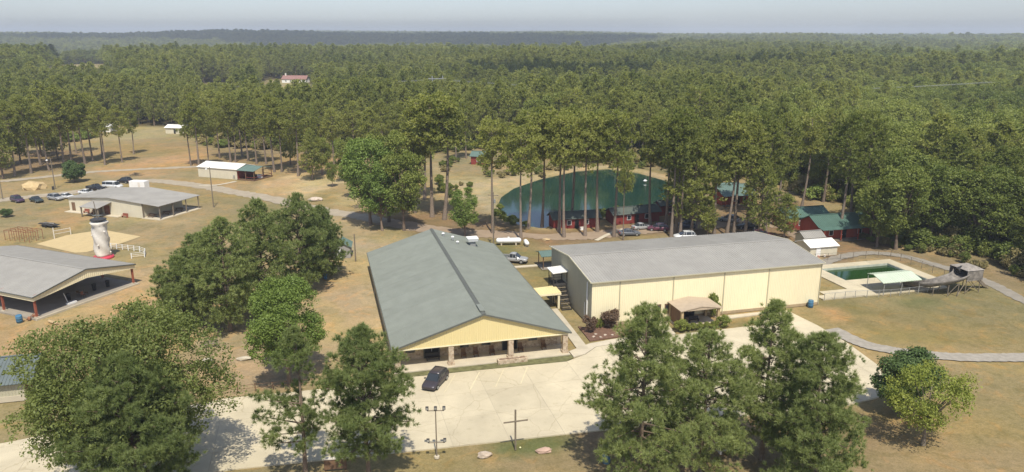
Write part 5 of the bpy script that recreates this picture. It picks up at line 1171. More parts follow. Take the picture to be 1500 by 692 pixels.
def trunk_mesh(name, H, r0, top, limbs, material, rng, n=8, lean=0.0):
    mb = MB(); prev = None; ring = []
    ks = 7; bend = rng.normal(0, .012*H, 2)
    for k in range(ks + 1):
        f = k / ks; z = H * top * f; r = r0 * (1 - f*.82) * (1.35 if k == 0 else 1)
        ring.append((bend[0]*math.sin(f*2.6), bend[1]*math.sin(f*3.1), z, r))
    vs = []
    for x, y, z, r in ring:
        for i in range(n): q = 2*math.pi*i/n; vs.append((x + r*math.cos(q), y + r*math.sin(q), z))
    mb.add(vs, [(k*n+i, k*n+(i+1)%n, (k+1)*n+(i+1)%n, (k+1)*n+i) for k in range(ks) for i in range(n)] + [tuple(range(ks*n, ks*n+n))])
    for a, b, ra in limbs: mb.tube(a, b, ra, ra*.35, n=4, cap=False)
    me = mb.mesh(name); me.materials.append(material); me.polygons.foreach_set('use_smooth', [True]*len(me.polygons)); return me
def pine_meshes(H, Rr, cb, seed, nbr=60, tuft=.62, nb=44, bw=.075, spread=1.0, m=M_PINE, prof='oval', bark=M_BARK, tpb=1.0, skip=None, bias=None, puff=0, pr_=.6):
    """a pine: whorls of limbs carrying brush tufts; cb = crown base as a share of the height"""
    rng = np.random.default_rng(seed); C = []; D = []; limbs = []; phi = rng.uniform(0, 6.28)
    for k in range(nbr):
        t = (k + rng.uniform(0, 1)) / nbr; z0 = H * (cb + (1 - cb) * .97 * t); phi += 2.4 + rng.normal(0, .35)
        if skip and skip(t): continue
        if prof == 'oval': pr = (math.sin(math.pi * min(1, (t*.86 + .14))) ** .75) * (1 - .25*t)
        elif prof == 'cone': pr = (1 - t) ** .55 * (.78 + .22*min(1, t*4)) + .05
        else: pr = math.sqrt(max(0, 1 - (2*t*.92 - .75)**2/1.7)) * .9            # flat-topped umbrella
        L = Rr * pr * rng.uniform(.62, 1.12) * spread
        if bias is not None: L *= 1 + bias[2] * max(0, math.cos(phi - bias[0])) if t < bias[1] else 1
        dv = np.array([math.cos(phi), math.sin(phi), 0.0]); rise = rng.uniform(-.05, .30) + .35*t
        tip = np.array([0, 0, z0]) + dv * L + np.array([0, 0, L * rise])
        limbs.append((Vector((0, 0, z0 - .15*L*.3)), Vector(tip * [.92, .92, 1] ), max(.02, .018*L + .012)))
        n = max(3, int(L * (1.75 if puff else 4.6) * tpb)); s = rng.uniform(.28, 1.0, n) ** .75
        lat = np.cross(dv, [0, 0, 1]); wdt = L * .30
        p = np.array([0, 0, z0]) + dv * (L * s)[:, None] + lat * (rng.normal(0, 1, n) * wdt * (.35 + .65*s) * .7)[:, None]
        p[:, 2] += L * rise * s + rng.normal(0, .22, n) * (.5 + .12*L)
        if puff:
            u = unit(rng.normal(size=(len(p), puff, 3)) + np.array([0, 0, .55])); q = (p[:, None, :] + u * pr_ * rng.uniform(.55, 1.1, (len(p), puff, 1)) * np.array([1, 1, .8])).reshape(-1, 3)
            C.append(q); D.append(u.reshape(-1, 3) * 2.2); continue
        C.append(p); D.append(np.tile(dv, (n, 1)))
    top = np.array([[0, 0, H - .2 - .3*i] for i in range(3)]) + rng.normal(0, .25, (3, 3)); C.append(top); D.append(np.tile([0, 0, 1.0], (3, 1)))
    C = np.concatenate(C); D = np.concatenate(D); r = tuft * rng.uniform(.75, 1.25, len(C))
    V, F, tt = needle_tufts(C, D, r, nb, bw, rng, max(1, puff))
    return raw_mesh('crown', V, F, m, tt), trunk_mesh('trunk', H, .012*H + .05, .97, limbs, bark, rng)
def broad_meshes(H, Rr, cb, seed, nl=14, clump=.55, size=.17, lobes=26, per=60, m=M_LEAF, bark=M_BARK, openness=0.0, flat=1.0):
    """a broad-leaved tree: leaf clumps over many uneven lobes"""
    rng = np.random.default_rng(seed); zc = H * (cb + (1 - cb) * .5); hz = H * (1 - cb) * .5; C = []; limbs = []
    for k in range(lobes):
        d = unit(rng.normal(size=3)); d[2] = d[2] * .9 + .12; q = rng.uniform(.45, .80) ** .8
        c = np.array([0, 0, zc]) + d * np.array([Rr, Rr, hz]) * q
        lr = rng.uniform(.24, .42) * min(Rr, hz*1.25) * (1 + .25*rng.normal() * .5)
        u = unit(rng.normal(size=(per, 3)) + np.array([0, 0, .45]) + d * .5)
        p = c + u * lr * rng.uniform(.72, 1.08, (per, 1)) * np.array([1, 1, .85])
        if openness: p = p[rng.random(len(p)) > openness]
        C.append(np.column_stack([p, np.full(len(p), rng.normal(0, .13))])); limbs.append((Vector((0, 0, max(.25*H*cb + .12*H, zc - hz*.75 + .2*k/lobes*hz))), Vector(c), .012*H*rng.uniform(.5, 1)))
    C = np.concatenate(C); C = C[C[:, 2] > .25]; LB = C[:, 3]; C = C[:, :3]
    V, F, tt = leaf_clumps(C, clump * rng.uniform(.7, 1.3, len(C)), nl, size, rng, LB)
    return raw_mesh('crown', V, F, m, tt), trunk_mesh('trunk', H, .016*H + .05, .72, limbs, bark, rng)
def tree(name, label, cat, loc, meshes, rz=0.0, sc=1.0, group=None):
    t = thing(name, label, cat, loc, rz, group); t.scale = sc if isinstance(sc, tuple) else (sc, sc, sc)
    link(bpy.data.objects.new('crown', meshes[0]), t); link(bpy.data.objects.new('trunk', meshes[1]), t)
    return t

# foreground trees, each grown on its own
def fg(name, label, cat, px, meshes, rz=0.0): return tree(name, label, cat, G(*px), meshes, rz)
fg('broadleaf_tree', 'huge spreading broad-leaved tree at the lower left behind a pine', 'tree', (204,712), broad_meshes(17.6, 8.7, .10, 101, 16, .60, .135, 70, 62, M_LEAFN))
fg('pine_tree', 'bushy pine in front of the huge broad-leaved tree at the lower left', 'pine', (212,768), pine_meshes(16.2, 6.0, .12, 102, 86, tuft=.46, nb=38, bw=.043, puff=6, pr_=.52, tpb=1.7))
fg('pine_tree', 'thin sparse pine with one long left branch above the sign board', 'pine', (448,704), pine_meshes(15.9, 3.6, .24, 103, 46, tuft=.46, nb=38, bw=.043, puff=6, pr_=.50, tpb=1.2, skip=lambda t: .42 < t < .62, bias=(math.pi, .42, .75), prof='oval'))
fg('pine_tree', 'round-topped pine right of the sparse one, beside the floodlight', 'pine', (542,716), pine_meshes(16.6, 5.3, .22, 104, 72, tuft=.46, nb=38, bw=.043, puff=6, pr_=.52, tpb=1.6))
fg('broadleaf_tree', 'bright green round tree at the middle of the dusty yard', 'tree', (424,562), broad_meshes(13.7, 4.8, .06, 105, 16, .52, .13, 42, 60, M_LEAFB))
for k, (px, top, r, lb) in enumerate((((272,478),378,4.6,'lowest left pine of the big dark clump beside the pavilion'),((338,484),318,5.6,'front pine of the big dark clump left of the yard'),((388,458),292,5.4,'tallest pine at the back of the big dark clump'),((444,428),284,5.2,'right pine of the big dark clump, nearest the garden shed'),((300,440),345,5.0,'rear left pine of the big dark clump above the pavilion yard'),((474,408),304,4.6,'outermost right pine of the big dark clump'))):
    fg('pine_tree', lb, 'pine', px, pine_meshes(HT(*px, top), r*1.06, .08, 110+k, 74, tuft=.52, nb=24, bw=.07, tpb=1.6, puff=5, pr_=.60))
fg('pine_tree', 'leftmost of the four foreground pines right of the cross', 'pine', (936,704), pine_meshes(18.1, 6.2, .12, 120, 84, tuft=.46, nb=38, bw=.043, puff=6, pr_=.52, tpb=1.35, prof='cone'))
fg('pine_tree', 'second of the four foreground pines, in front of the tan porch', 'pine', (1024,690), pine_meshes(14.9, 5.9, .14, 121, 70, tuft=.46, nb=38, bw=.043, puff=6, pr_=.52, tpb=1.3, prof='cone'))
fg('pine_tree', 'slender tall third of the four foreground pines in a row', 'pine', (1116,674), pine_meshes(17.2, 4.3, .18, 122, 66, tuft=.46, nb=38, bw=.043, puff=6, pr_=.52, tpb=1.6))
fg('pine_tree', 'rightmost and broadest of the four foreground pines', 'pine', (1184,716), pine_meshes(15.9, 5.5, .08, 123, 84, tuft=.46, nb=38, bw=.043, puff=6, pr_=.52, tpb=1.7, prof='cone'))
fg('broadleaf_tree', 'small dark green tree at the lower right beside the drive', 'tree', (1318,604), broad_meshes(7.6, 3.5, .04, 124, 12, .45, .15, 28, 60, M_LEAFD))
fg('broadleaf_tree', 'open yellow-green tree with visible limbs at the lower right', 'tree', (1352,652), broad_meshes(9.3, 4.1, .16, 125, 11, .5, .125, 28, 40, M_LEAFY, M_WOODG, .25))

# shared trees of the middle distance
MIDP = [pine_meshes(24, 5.0, .46, 200+k, 50, tuft=.62, nb=12, bw=.15, m=M_PINE2, bark=M_BARKP, tpb=.85, puff=5, pr_=.85, prof='oval') for k in range(5)] + [pine_meshes(24, 5.2, .56, 210+k, 40, tuft=.62, nb=12, bw=.15, m=M_PINE2, bark=M_BARKP, tpb=.85, puff=5, pr_=.85, prof='flat') for k in range(2)]
TALLP = [pine_meshes(24, 4.7, .60, 250+k, 42, tuft=.62, nb=12, bw=.15, m=M_PINE2, bark=M_BARKP, tpb=.9, puff=5, pr_=.85, prof='oval' if k % 2 else 'flat') for k in range(5)]
LOWP = [pine_meshes(18, 4.8, .16, 220+k, 58, tuft=.62, nb=12, bw=.15, m=M_PINE2, tpb=.85, puff=5, pr_=.85) for k in range(3)]
MIDB = [broad_meshes(17, 5.2, .08, 230+k, 9, .66, .22, 38, 40, M_LEAF) for k in range(4)]
MIDBB = [broad_meshes(17, 5.2, .06, 240+k, 9, .66, .22, 40, 42, M_LEAFB) for k in range(2)]
USED = []
def mid(kind, px, top, label, rz=None, wide=1.0, name=None):
    pool_ = {'t': TALLP, 'p': MIDP, 'l': LOWP, 'b': MIDB, 'g': MIDBB}[kind]; base = {'t': 24, 'p': 24, 'l': 18, 'b': 17, 'g': 17}[kind]
    h = HT(*px, top) if top else base; s = h / base; USED.append(G(*px))
    cat = 'pine' if kind in 'plt' else 'tree'
    return tree(name or ('pine_tree' if kind in 'plt' else 'broadleaf_tree'), label, cat, G(*px), random.choice(pool_), random.uniform(0, 6.28), (s*wide, s*wide, s))
mid('g', (543,330), 198, 'light green tree at the road bend, leftmost of the group behind the hall', wide=.95); mid('b', (592,338), 212, 'low dark green tree just left of the pair of tall pines', wide=.85); mid('b', (570,326), 180, 'broad leafy tree in the middle of the group behind the hall', wide=.8); mid('g', (560,338), 236, 'small bright tree in front of the group behind the hall', wide=.9)
mid('t', (633,318), 146, 'tall pine left of a pair behind the dining hall', wide=1.25); mid('t', (651,322), 146, 'tall pine right of a pair behind the dining hall', wide=1.2); mid('p', (608,312), 158, 'tall pine between the leafy group and the pine pair', wide=1.15); mid('p', (622,292), 150, 'tall pine standing behind the pine pair', wide=1.1)
mid('g', (681,346), 274, 'small round green tree behind the dining hall roof', wide=.95)
for k, (px, top) in enumerate((((722,342),182),((763,352),190),((774,337),170),((794,333),160),((819,341),168),((826,348),176),((836,330),158),((857,346),172),((875,340),166),((899,347),170),((913,352),236),((952,330),175),((983,347),172),((990,343),165),((996,347),180))):
    w_ = .62 if k == 10 else .95
    mid('t', px, top, f'tall pine on the near pond shore, {["first","second","third","fourth","fifth","sixth","seventh","eighth","ninth","tenth","eleventh and shortest","twelfth","thirteenth","fourteenth","fifteenth"][k]} from the left', wide=w_)
for k, (px, top) in enumerate((((1017,320),185),((1031,300),178),((1046,345),182),((1064,346),178),((1075,343),172),((1091,344),180),((1104,320),170),((1121,340),180),((1140,318),168),((1174,305),172),((1206,296),165),((1229,346),170),((1246,330),168),((1263,340),180))):
    mid('t' if k % 3 == 0 else 'p', px, top, f'tall pine of the stand between gym and right lodge, {["first","second","third","fourth","fifth","sixth","seventh","eighth","ninth","tenth","eleventh","twelfth","thirteenth","last"][k]} from the left')
mid('l', (1148,352), 285, 'low bushy pine just behind the far end of the gym roof', wide=1.2); mid('l', (1036,346), 292, 'low bushy young pine behind the middle of the gym roof', wide=1.1)
mid('b', (1284,362), 262, 'broad green tree overhanging the lane at the right lodge'); mid('b', (1312,366), 240, 'green tree at the bend of the lane, right of the overhanging one')
for k, (kind, px, top, wide) in enumerate((('p',(22,258),150,1),('p',(46,254),142,1.05),('l',(5,262),170,1),('p',(94,244),128,1.1),('p',(72,250),150,1),('p',(125,240),134,1.1),('p',(136,236),140,1),('p',(154,242),150,1),('p',(179,238),155,.9),('p',(112,225),140,1))):
    mid(kind, px, top, f'pine of the thin far left stand above the road, {["second","third","first","fifth","fourth","seventh","eighth","ninth","last and slimmest","sixth"][k]} from the left', wide=wide)
for k, (kind, px, top, wide) in enumerate((('p',(280,243),152,.9),('p',(292,246),138,1),('p',(306,243),160,.9),('p',(338,238),140,1),('p',(345,238),148,.9),('p',(364,235),135,1),('p',(376,240),150,1),('p',(402,252),140,1.1),('p',(413,252),152,1),('p',(437,258),150,1.1),('l',(458,264),190,1),('b',(487,274),236,.7))):
    mid(kind, px, top, ['pine left of the white-roofed shed, outermost','pine left of the white-roofed shed, middle one','pine left of the white-roofed shed, inner one','pine behind the left end of the white-roofed shed','pine behind the middle of the white-roofed shed','pine behind the right end of the white-roofed shed','pine behind the green porch roof','first tall pine right of the green porch','second tall pine right of the green porch','third tall pine right of the green porch','low spreading pine beside the sandy clearing','small green sapling by the track near the broad tree'][k], wide=wide)
for kind, px, top, wide in (('l',(30,240),165,1.1),('p',(60,242),140,1.1),('p',(8,247),150,1.1),('l',(85,234),160,1.1),('p',(105,240),132,1.1),('p',(150,230),150,1.0),('p',(196,226),158,1.0),('l',(60,230),152,1.2),('p',(36,228),140,1.1),('l',(-14,250),160,1.2)):
    mid(kind, px, top, 'tall pine filling the far left stand above the sandy track', wide=wide)['group'] = 'pines of the far left stand'
for kind, px, top, wide in (('p',(322,232),150,1.1),('p',(355,230),142,1.1),('p',(390,240),150,1.1),('l',(425,242),178,1.1),('p',(450,246),155,1.1),('p',(490,246),160,1.1),('p',(470,236),150,1.1),('p',(520,240),150,1.1),('p',(560,240),148,1.1),('p',(545,262),160,1.1),('p',(590,248),150,1.1),('p',(668,236),150,1.0),('p',(683,232),148,1.0)):
    mid(kind, px, top, 'tall pine scattered behind the sandy clearing and broad green trees', wide=wide)['group'] = 'pines behind the sandy clearing'
for px, top, wide in (((472,256),196,.9),((508,266),200,.9),((520,290),215,.8)):
    mid('b', px, top, 'leafy green tree left of the broad bright green group', wide=wide)['group'] = 'leafy trees by the sandy clearing'
for kind, px, top, wide, lb in (('l',(1003,322),205,1.2,'full low-crowned pine closing off the right end of the pond'),('l',(1012,345),200,1.1,'full low-crowned pine in front of the right pond corner'),('p',(975,335),178,1.1,'pine leaning over the small red shore cabin'),('l',(1110,348),235,1.0,'full pine above the dark red SUV'),('b',(1275,352),255,.8,'leafy tree at the right end of the red lodge')):
    mid(kind, px, top, lb, wide=wide)
# bushes and garden shrubs
BUSH = [broad_meshes(2.0, 1.15, .02, 260+k, 8, .28, .11, 16, 30, M_LEAF) for k in range(2)]
BUSHD = broad_meshes(6.2, 3.2, .02, 265, 10, .4, .17, 30, 46, M_LEAFD); BUSHR = broad_meshes(2.8, .95, .06, 266, 8, .3, .10, 14, 26, M_REDSH); WEED = broad_meshes(1.6, 1.3, .02, 267, 7, .3, .13, 14, 22, M_WEED)
tree('round_bush', 'dense dark round bush beside the sandy track at the left', 'bush', G(110,267), BUSHD, 0, .98)
tree('round_bush', 'wide dark bush at the left edge beyond the climbing frame', 'bush', G(10,318), BUSHD, 1, (.42,.42,.32))
for k, px in enumerate(((989,480),(1001,480),(1013,481),(1022,480),(1032,479),(1042,478),(1056,478))):
    big = k in (0, 6); lx, ly = LP(*px)
    tree('garden_shrub', ['rounded shrub at the left corner of the tan porch','first clipped shrub in the row before the tan porch','second clipped shrub in the row before the tan porch','third clipped shrub in the row before the tan porch','fourth clipped shrub in the row before the tan porch','fifth clipped shrub in the row before the tan porch','rounded shrub at the right corner of the tan porch'][k], 'shrub', W(lx, 93.0), BUSH[k % 2], k, (.85,.85,.85) if big else (.45,.45,.5), 'shrubs before the tan porch')
tree('garden_shrub', 'tall green shrub against the gym wall right of the tan porch', 'shrub', W(57.0, 96.9), BUSH[0], 2, (.85,.7,1.75))
tree('garden_shrub', 'reddish bush at the left corner of the gym front wall', 'shrub', W(40.0, 96.6), BUSHR, 0, (1.25,1.25,1.15)); tree('garden_shrub', 'reddish-brown bush in the mulch bed beside the side walk', 'shrub', W(36.6, 96.0), BUSHR, 2, (1.0,1.0,1.0))
tree('garden_shrub', 'thin grey-green shrub before the gym doors', 'shrub', W(47.0, 96.4), BUSHR, 4, (.6,.6,.85))
for k, (x, y) in enumerate(((38.0,97.0),(38.5,96.9),(39.0,97.1))):
    tree('column_shrub', 'slim upright evergreen in the bed at the gym corner', 'shrub', W(x, y), BUSH[1], k, (.24,.24,.8), 'slim evergreens at the gym corner')
for k, (x, y) in enumerate(((36.4,94.0),(37.3,93.6),(38.2,94.2),(39.2,93.9),(40.3,94.6),(37.0,94.8),(41.2,95.2))):
    o = MB().ico((0,0,.08), .22, 1, .25, (1.2,.9,.6), 30+k).build('edging_stone', M_ROCK); o.location = W(x, y) + (.06,); tag(o, 'pale stone lying in the mulch bed at the gym corner', 'stone', 'stones in the mulch bed')
rr = random.Random(5)
for k in range(26):
    px = 1262 + 240*rr.random(); py = 352 + (px-1290)*.235 + rr.uniform(-2, 7)
    tree('weed_clump', 'tan weedy shrub at the foot of the right-hand woods', 'shrub', G(px, py), WEED if k % 3 else BUSH[0], rr.uniform(0, 6), (rr.uniform(.5,.9), rr.uniform(.5,.9), rr.uniform(.5,1.1)), 'weeds along the right wood edge')
for k in range(75):
    px = rr.uniform(640, 960); py = rr.uniform(234, 262) if px > 700 else rr.uniform(235, 300)
    if pip(np.array([G(px, py)]), POND)[0]: continue
    tree('weed_clump', 'low shrub on the sandy bank beyond the pond', 'shrub', G(px, py), BUSH[k % 2] if k % 3 else WEED, rr.uniform(0, 6), rr.uniform(.6, 1.3), 'shrubs on the sandy bank')
for k in range(14):
    px, py = [(735,322),(742,326),(752,331),(728,318),(733,308),(770,334),(905,313),(915,311),(940,310),(955,309),(1000,316),(1008,312),(880,322),(887,319)][k]
    tree('weed_clump', 'low green bush on the near pond bank', 'shrub', G(px, py), BUSH[k % 2], rr.uniform(0, 6), rr.uniform(.7, 1.2), 'bushes on the near pond bank')

# ------------------------------------------------------------------ the woods
FARP = [pine_meshes(20, 4.5, .14, 300+k, 38, tuft=.85, nb=11, bw=.15, m=M_PINE2, tpb=.75, puff=4, pr_=.95) for k in range(4)]
FARB = [broad_meshes(18, 5.0, .04, 310+k, 9, .85, .27, 28, 22, M_LEAF) for k in range(4)]
def forest_points():
    P = []
    for (d0, d1, sp) in ((100, 460, 6.3), (460, 1000, 7.6), (1000, 2000, 10.5), (2000, 4200, 17.0), (4200, 6600, 30.0)):
        ang = R(38.5); xs = np.arange(-d1*math.sin(ang), d1*math.sin(ang), sp); ys = np.arange(80 if d0 < 200 else d0*.7, d1, sp)
        X, Y = np.meshgrid(xs, ys); X = X + RNG.uniform(-.42, .42, X.shape)*sp; Y = Y + RNG.uniform(-.42, .42, X.shape)*sp
        Q = np.stack([X.ravel(), Y.ravel()], 1); d = np.hypot(*Q.T); Q = Q[(d >= d0) & (d < d1)]
        Q = Q[np.abs(np.arctan2(Q[:,0], Q[:,1])) < R(37.5) + 25/np.hypot(*Q.T)]
        if d0 < 700: Q = Q[sdist(Q, CLEAR) < -2.0]
        for (cx, cy, rx, ry) in FIELDS: Q = Q[((Q[:,0]-cx)/rx)**2 + ((Q[:,1]-cy)/ry)**2 > 1]
        for a0, y0, y1, hw in GLADES: Q = Q[~((Q[:,1] > y0) & (Q[:,1] < y1) & (np.abs(Q[:,0] - a0*Q[:,1]) < hw))]
        if d0 > 120: Q = Q[(vnoise(Q[:,0], Q[:,1], 60, 31)*.6 + vnoise(Q[:,0], Q[:,1], 22, 32)*.4) > .21]
        P.append(np.column_stack([Q, np.full(len(Q), sp)]))
    return np.concatenate(P)
FP = forest_points()
fd = np.hypot(FP[:,0], FP[:,1]); order = np.argsort(fd); FP = FP[order]; fd = fd[order]
fz = hills(FP[:,0], FP[:,1])
mixn = vnoise(FP[:,0], FP[:,1], 70, 8) + .45*sm(FP[:,0]/np.maximum(FP[:,1],1), .28, .5) - .12*(fd > 300)
ispine = (mixn + RNG.normal(0, .16, len(FP))) < .62
fh = np.where(ispine, RNG.normal(19.0, 2.2, len(FP)), RNG.normal(16.0, 2.2, len(FP))) * (1 + .22*(vnoise(FP[:,0], FP[:,1], 45, 9)-.5) + .22*(vnoise(FP[:,0], FP[:,1], 130, 14)-.5))
fh = np.where((fd < 260) & (FP[:,0] < 40) & ispine, fh + 3.0, fh); fh = np.where((fd < 340) & (np.abs(FP[:,0]) < 75), fh + 1.0, fh); fh = np.clip(fh, 9, 26)
N_IND = 250
def where(x, y):
    a = x / y
    if a > .42: return 'in the dense woods at the right edge'
    if a > .2: return 'in the woods behind the right-hand lodges'
    if a > -.12: return 'in the woods beyond the pond'
    if a > -.36: return 'in the woods beyond the white-roofed shed'
    return 'in the woods at the far left beyond the field'
for i in range(min(N_IND, len(FP))):
    x, y = FP[i,:2]; reg = where(x, y); pn = bool(ispine[i]); s = fh[i] / (24 if pn else 17); nm = 'forest pine' if pn else 'leafy forest tree'
    low = pn and (x > 60)
    ms = (LOWP[i % 3] if low else MIDP[i % 7]) if pn else MIDB[i % 4]
    if low: s = fh[i] / 18
    wq = random.uniform(.92, 1.2)
    tree('forest_pine' if pn else 'forest_tree', f'{"tall pine" if pn else "leafy green tree"} {reg}', 'pine' if pn else 'tree', (x, y, float(fz[i]) - .05), ms, random.uniform(0, 6.28), (s*wq, s*wq, s), f'{nm}s {reg}')
def far_tree(meshes, k):
    bm = bmesh.new(); bm.from_mesh(meshes[1]); bm.free()
    o = bpy.data.objects.new('woodland_tree', None)
    # one mesh with crown and trunk, used only as the pattern of the scattered woods
    c, t = meshes; V = np.empty(len(c.vertices)*3, np.float32); c.vertices.foreach_get('co', V); V = V.reshape(-1, 3); nv = len(V)
    T = np.empty(len(t.vertices)*3, np.float32); t.vertices.foreach_get('co', T); T = T.reshape(-1, 3)
    fs = [tuple(p.vertices) for p in c.polygons] + [tuple(q + nv for q in p.vertices) for p in t.polygons]
    me = bpy.data.meshes.new('woodland_tree'); me.from_pydata(np.concatenate([V, T]).tolist(), [], fs); me.update()
    me.materials.append(c.materials[0]); me.materials.append(t.materials[0])
    me.polygons.foreach_set('material_index', np.array([0]*len(c.polygons) + [1]*len(t.polygons), np.int32))
    a = me.attributes.new('tint', 'FLOAT', 'POINT'); tv = np.zeros(nv, np.float32); c.attributes['tint'].data.foreach_get('value', tv); a.data.foreach_set('value', np.concatenate([tv, np.zeros(len(T), np.float32)]))
    return bpy.data.objects.new('woodland_tree', me)
PROTO = [far_tree(m, k) for k, m in enumerate(FARP + FARB)]
def scatter(name, label, me, protos, idx, turn, S):
    for nm, ty, v in (('pick', 'INT', idx), ('turn', 'FLOAT', np.asarray(turn, np.float32))):
        a = me.attributes.new(nm, ty, 'POINT'); a.data.foreach_set('value', v)
    a = me.attributes.new('size', 'FLOAT_VECTOR', 'POINT'); a.data.foreach_set('vector', S.astype(np.float32).ravel())
    o = link(bpy.data.objects.new(name, me)); o['kind'] = 'stuff'; o['label'] = label; o['category'] = 'plants'
    ng = bpy.data.node_groups.new(name, 'GeometryNodeTree'); ng.interface.new_socket('Geometry', in_out='INPUT', socket_type='NodeSocketGeometry'); ng.interface.new_socket('Geometry', in_out='OUTPUT', socket_type='NodeSocketGeometry')
    gi = ng.nodes.new('NodeGroupInput'); go = ng.nodes.new('NodeGroupOutput'); iop = ng.nodes.new('GeometryNodeInstanceOnPoints'); g2i = ng.nodes.new('GeometryNodeGeometryToInstance')
    for pr in protos[::-1]:
        oi = ng.nodes.new('GeometryNodeObjectInfo'); oi.inputs['Object'].default_value = pr; ng.links.new(oi.outputs['Geometry'], g2i.inputs[0])
    def attr(nm, ty):
        k = ng.nodes.new('GeometryNodeInputNamedAttribute'); k.data_type = ty; k.inputs['Name'].default_value = nm; return k.outputs['Attribute']
    ng.links.new(gi.outputs[0], iop.inputs['Points']); ng.links.new(g2i.outputs[0], iop.inputs['Instance']); iop.inputs['Pick Instance'].default_value = True
    ng.links.new(attr('pick', 'INT'), iop.inputs['Instance Index']); ng.links.new(attr('size', 'FLOAT_VECTOR'), iop.inputs['Scale'])
    cx = ng.nodes.new('ShaderNodeCombineXYZ'); ng.links.new(attr('turn', 'FLOAT'), cx.inputs[2]); ng.links.new(cx.outputs[0], iop.inputs['Rotation'])
    ng.links.new(iop.outputs[0], go.inputs[0]); o.modifiers.new('scatter', 'NODES').node_group = ng
    return o
def woods(name, label, sel):
    P = FP[sel]; n = len(P); me = bpy.data.meshes.new(name); me.vertices.add(n)
    me.vertices.foreach_set('co', np.column_stack([P[:,0], P[:,1], fz[sel] - .1]).astype(np.float32).ravel())
    pn = ispine[sel]; idx = np.where(pn, RNG.integers(0, 4, n), RNG.integers(4, 8, n)).astype(np.int32)
    hs_ = fh[sel] / np.where(pn, 20, 18); wd = hs_ * RNG.uniform(.9, 1.2, n) * np.clip(P[:,2] / 7.0, .95, 3.2)
    S = np.column_stack([wd, wd, hs_ * np.clip(P[:,2]/14, 1, 1.15)])
    return scatter(name, label, me, PROTO, idx, RNG.uniform(0, 6.28, n), S)
sel = np.arange(N_IND, len(FP)); print('woodland trees', len(sel))
woods('woodland', 'far mixed woods running unbroken to the horizon', sel)

def undergrowth():
    r = np.random.default_rng(77); Q = np.column_stack([r.uniform(-230, 190, 60000), r.uniform(75, 340, 60000)]); d = sdist(Q, CLEAR)
    keep = (d < 1.5) & (d > -26) & (np.abs(np.arctan2(Q[:,0], Q[:,1])) < R(38)) & (r.random(len(Q)) < np.exp(-np.abs(d + 4)/9)*.35); Q = Q[keep]; n = len(Q)
    protos = [far_tree(broad_meshes(3.2, 1.9, .02, 270+k, 6, .45, .19, 14, 18, m_), k) for k, m_ in enumerate((M_LEAF, M_LEAF, M_LEAFB, M_WEED))]
    me = bpy.data.meshes.new('undergrowth'); me.vertices.add(n); me.vertices.foreach_set('co', np.column_stack([Q, hills(Q[:,0], Q[:,1]) - .1]).astype(np.float32).ravel())
    S = r.uniform(.4, 1.25, n); S = np.column_stack([S*r.uniform(.8,1.3,n), S*r.uniform(.8,1.3,n), S*r.uniform(.7,1.3,n)])
    return scatter('undergrowth', 'bushy undergrowth along the foot of the woods', me, protos, r.choice(4, n, p=[.35,.3,.1,.25]).astype(np.int32), r.uniform(0, 6.28, n), S)
undergrowth()

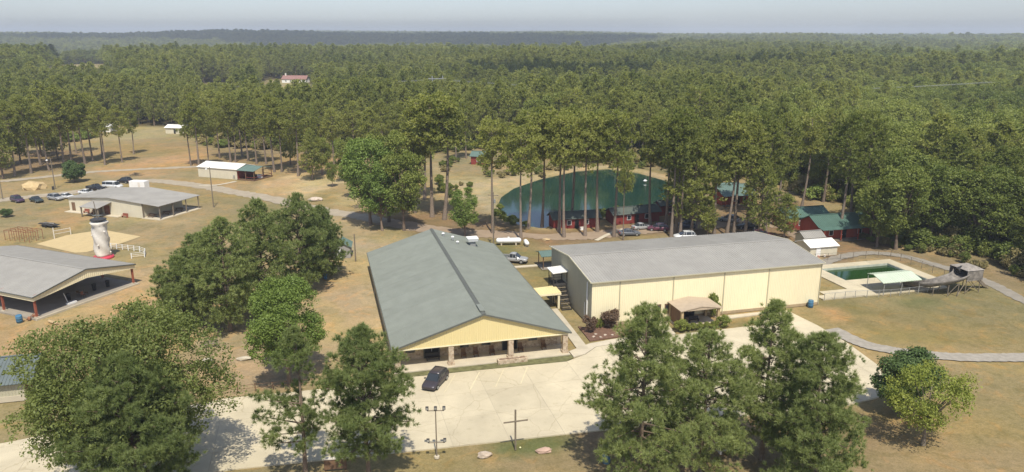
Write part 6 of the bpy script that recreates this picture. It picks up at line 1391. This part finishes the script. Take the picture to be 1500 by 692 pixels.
# ------------------------------------------------------------------ power line over the woods
def power_line():
    c = Vector((-37, 380, 0)); 
    t = thing('transmission_tower', 'pale H-frame transmission tower rising out of the woods', 'tower', (c.x, c.y, 0))
    for x in (-2.6, 2.6): MB().tube((x,0,0), (x,0,22), .3, .22, n=6).build('leg', M_METAL, t)
    MB().bar((-4.6,0,20.6), (4.6,0,20.6), .35, .4).build('crossarm', M_METAL, t); MB().bar((-2.6,0,8), (2.6,0,20), .2, .2).build('brace', M_METAL, t); MB().bar((2.6,0,8), (-2.6,0,20), .2, .2).build('brace', M_METAL, t)
    ends = [(-300, 405, 19.0), (235, 372, 19.5)]
    for k, dz in enumerate((-4.2, 0, 4.2)):
        for e, E_ in enumerate(ends):
            mb = MB(); a = Vector((c.x + dz, c.y, 20.2)); b = Vector((E_[0], E_[1] + dz*.6, E_[2])); prev = a
            for i in range(1, 15):
                f = i/14; q = a.lerp(b, f); q.z -= 5.5 * 4*f*(1-f) * (.9 if e else .7); mb.tube(prev, q, .05, n=4, cap=False); prev = q
            o = mb.build('power_cable', M_METAL); tag(o, f'{["nearest","middle","farthest"][k]} power cable sagging {"right" if e else "left"} from the H-frame tower', 'cable')
power_line()

# ------------------------------------------------------------------ clouds overhead, out of the frame, whose shade lies on the far woods
def cloud(label, sx, sy, rx, ry, seed, z=1400.0):
    k = z / math.tan(SUN_EL); x = sx + SUN_H.x * k; y = sy + SUN_H.y * k; rr = random.Random(seed); mb = MB()
    for i in range(11):
        a = rr.uniform(0, 6.28); q = rr.uniform(.0, .72); c = (x + rx*q*math.cos(a), y + ry*q*math.sin(a), z + rr.uniform(0, 30)); mb.ico(c, min(rx, ry)*rr.uniform(.38, .6), 3, .16, (max(1, rx/ry*.55), max(1, ry/rx*.55), .45), seed + i)
    o = mb.build('cloud', mat('cloud_white', (.85,.85,.86), 1.0, .03, .01), None, True); struct(o)
cloud('', -900, 2650, 1350, 620, 1); cloud('', 60, 2500, 420, 420, 6); cloud('', 30, 560, 75, 60, 2, 1100); cloud('', 215, 620, 95, 55, 3, 1100); cloud('', -560, 900, 70, 60, 4, 1200); cloud('', 1500, 2700, 520, 260, 5); cloud('', 190, 1050, 50, 60, 7, 1200)

# ------------------------------------------------------------------ haze
hz = MB().box(-5600, 5600, -420, 7100, -60, 90).build('haze', None)
hm = bpy.data.materials.new('summer_haze'); hm.use_nodes = True; n = hm.node_tree; n.nodes.clear()
ho = n.nodes.new('ShaderNodeOutputMaterial'); pv = n.nodes.new('ShaderNodeVolumePrincipled')
pv.inputs['Color'].default_value = (0.84, 0.91, 1.0, 1); pv.inputs['Density'].default_value = 0.00019; pv.inputs['Anisotropy'].default_value = 0.0
n.links.new(pv.outputs[0], ho.inputs['Volume']); hz.data.materials.clear(); hz.data.materials.append(hm); hz['kind'] = 'stuff'
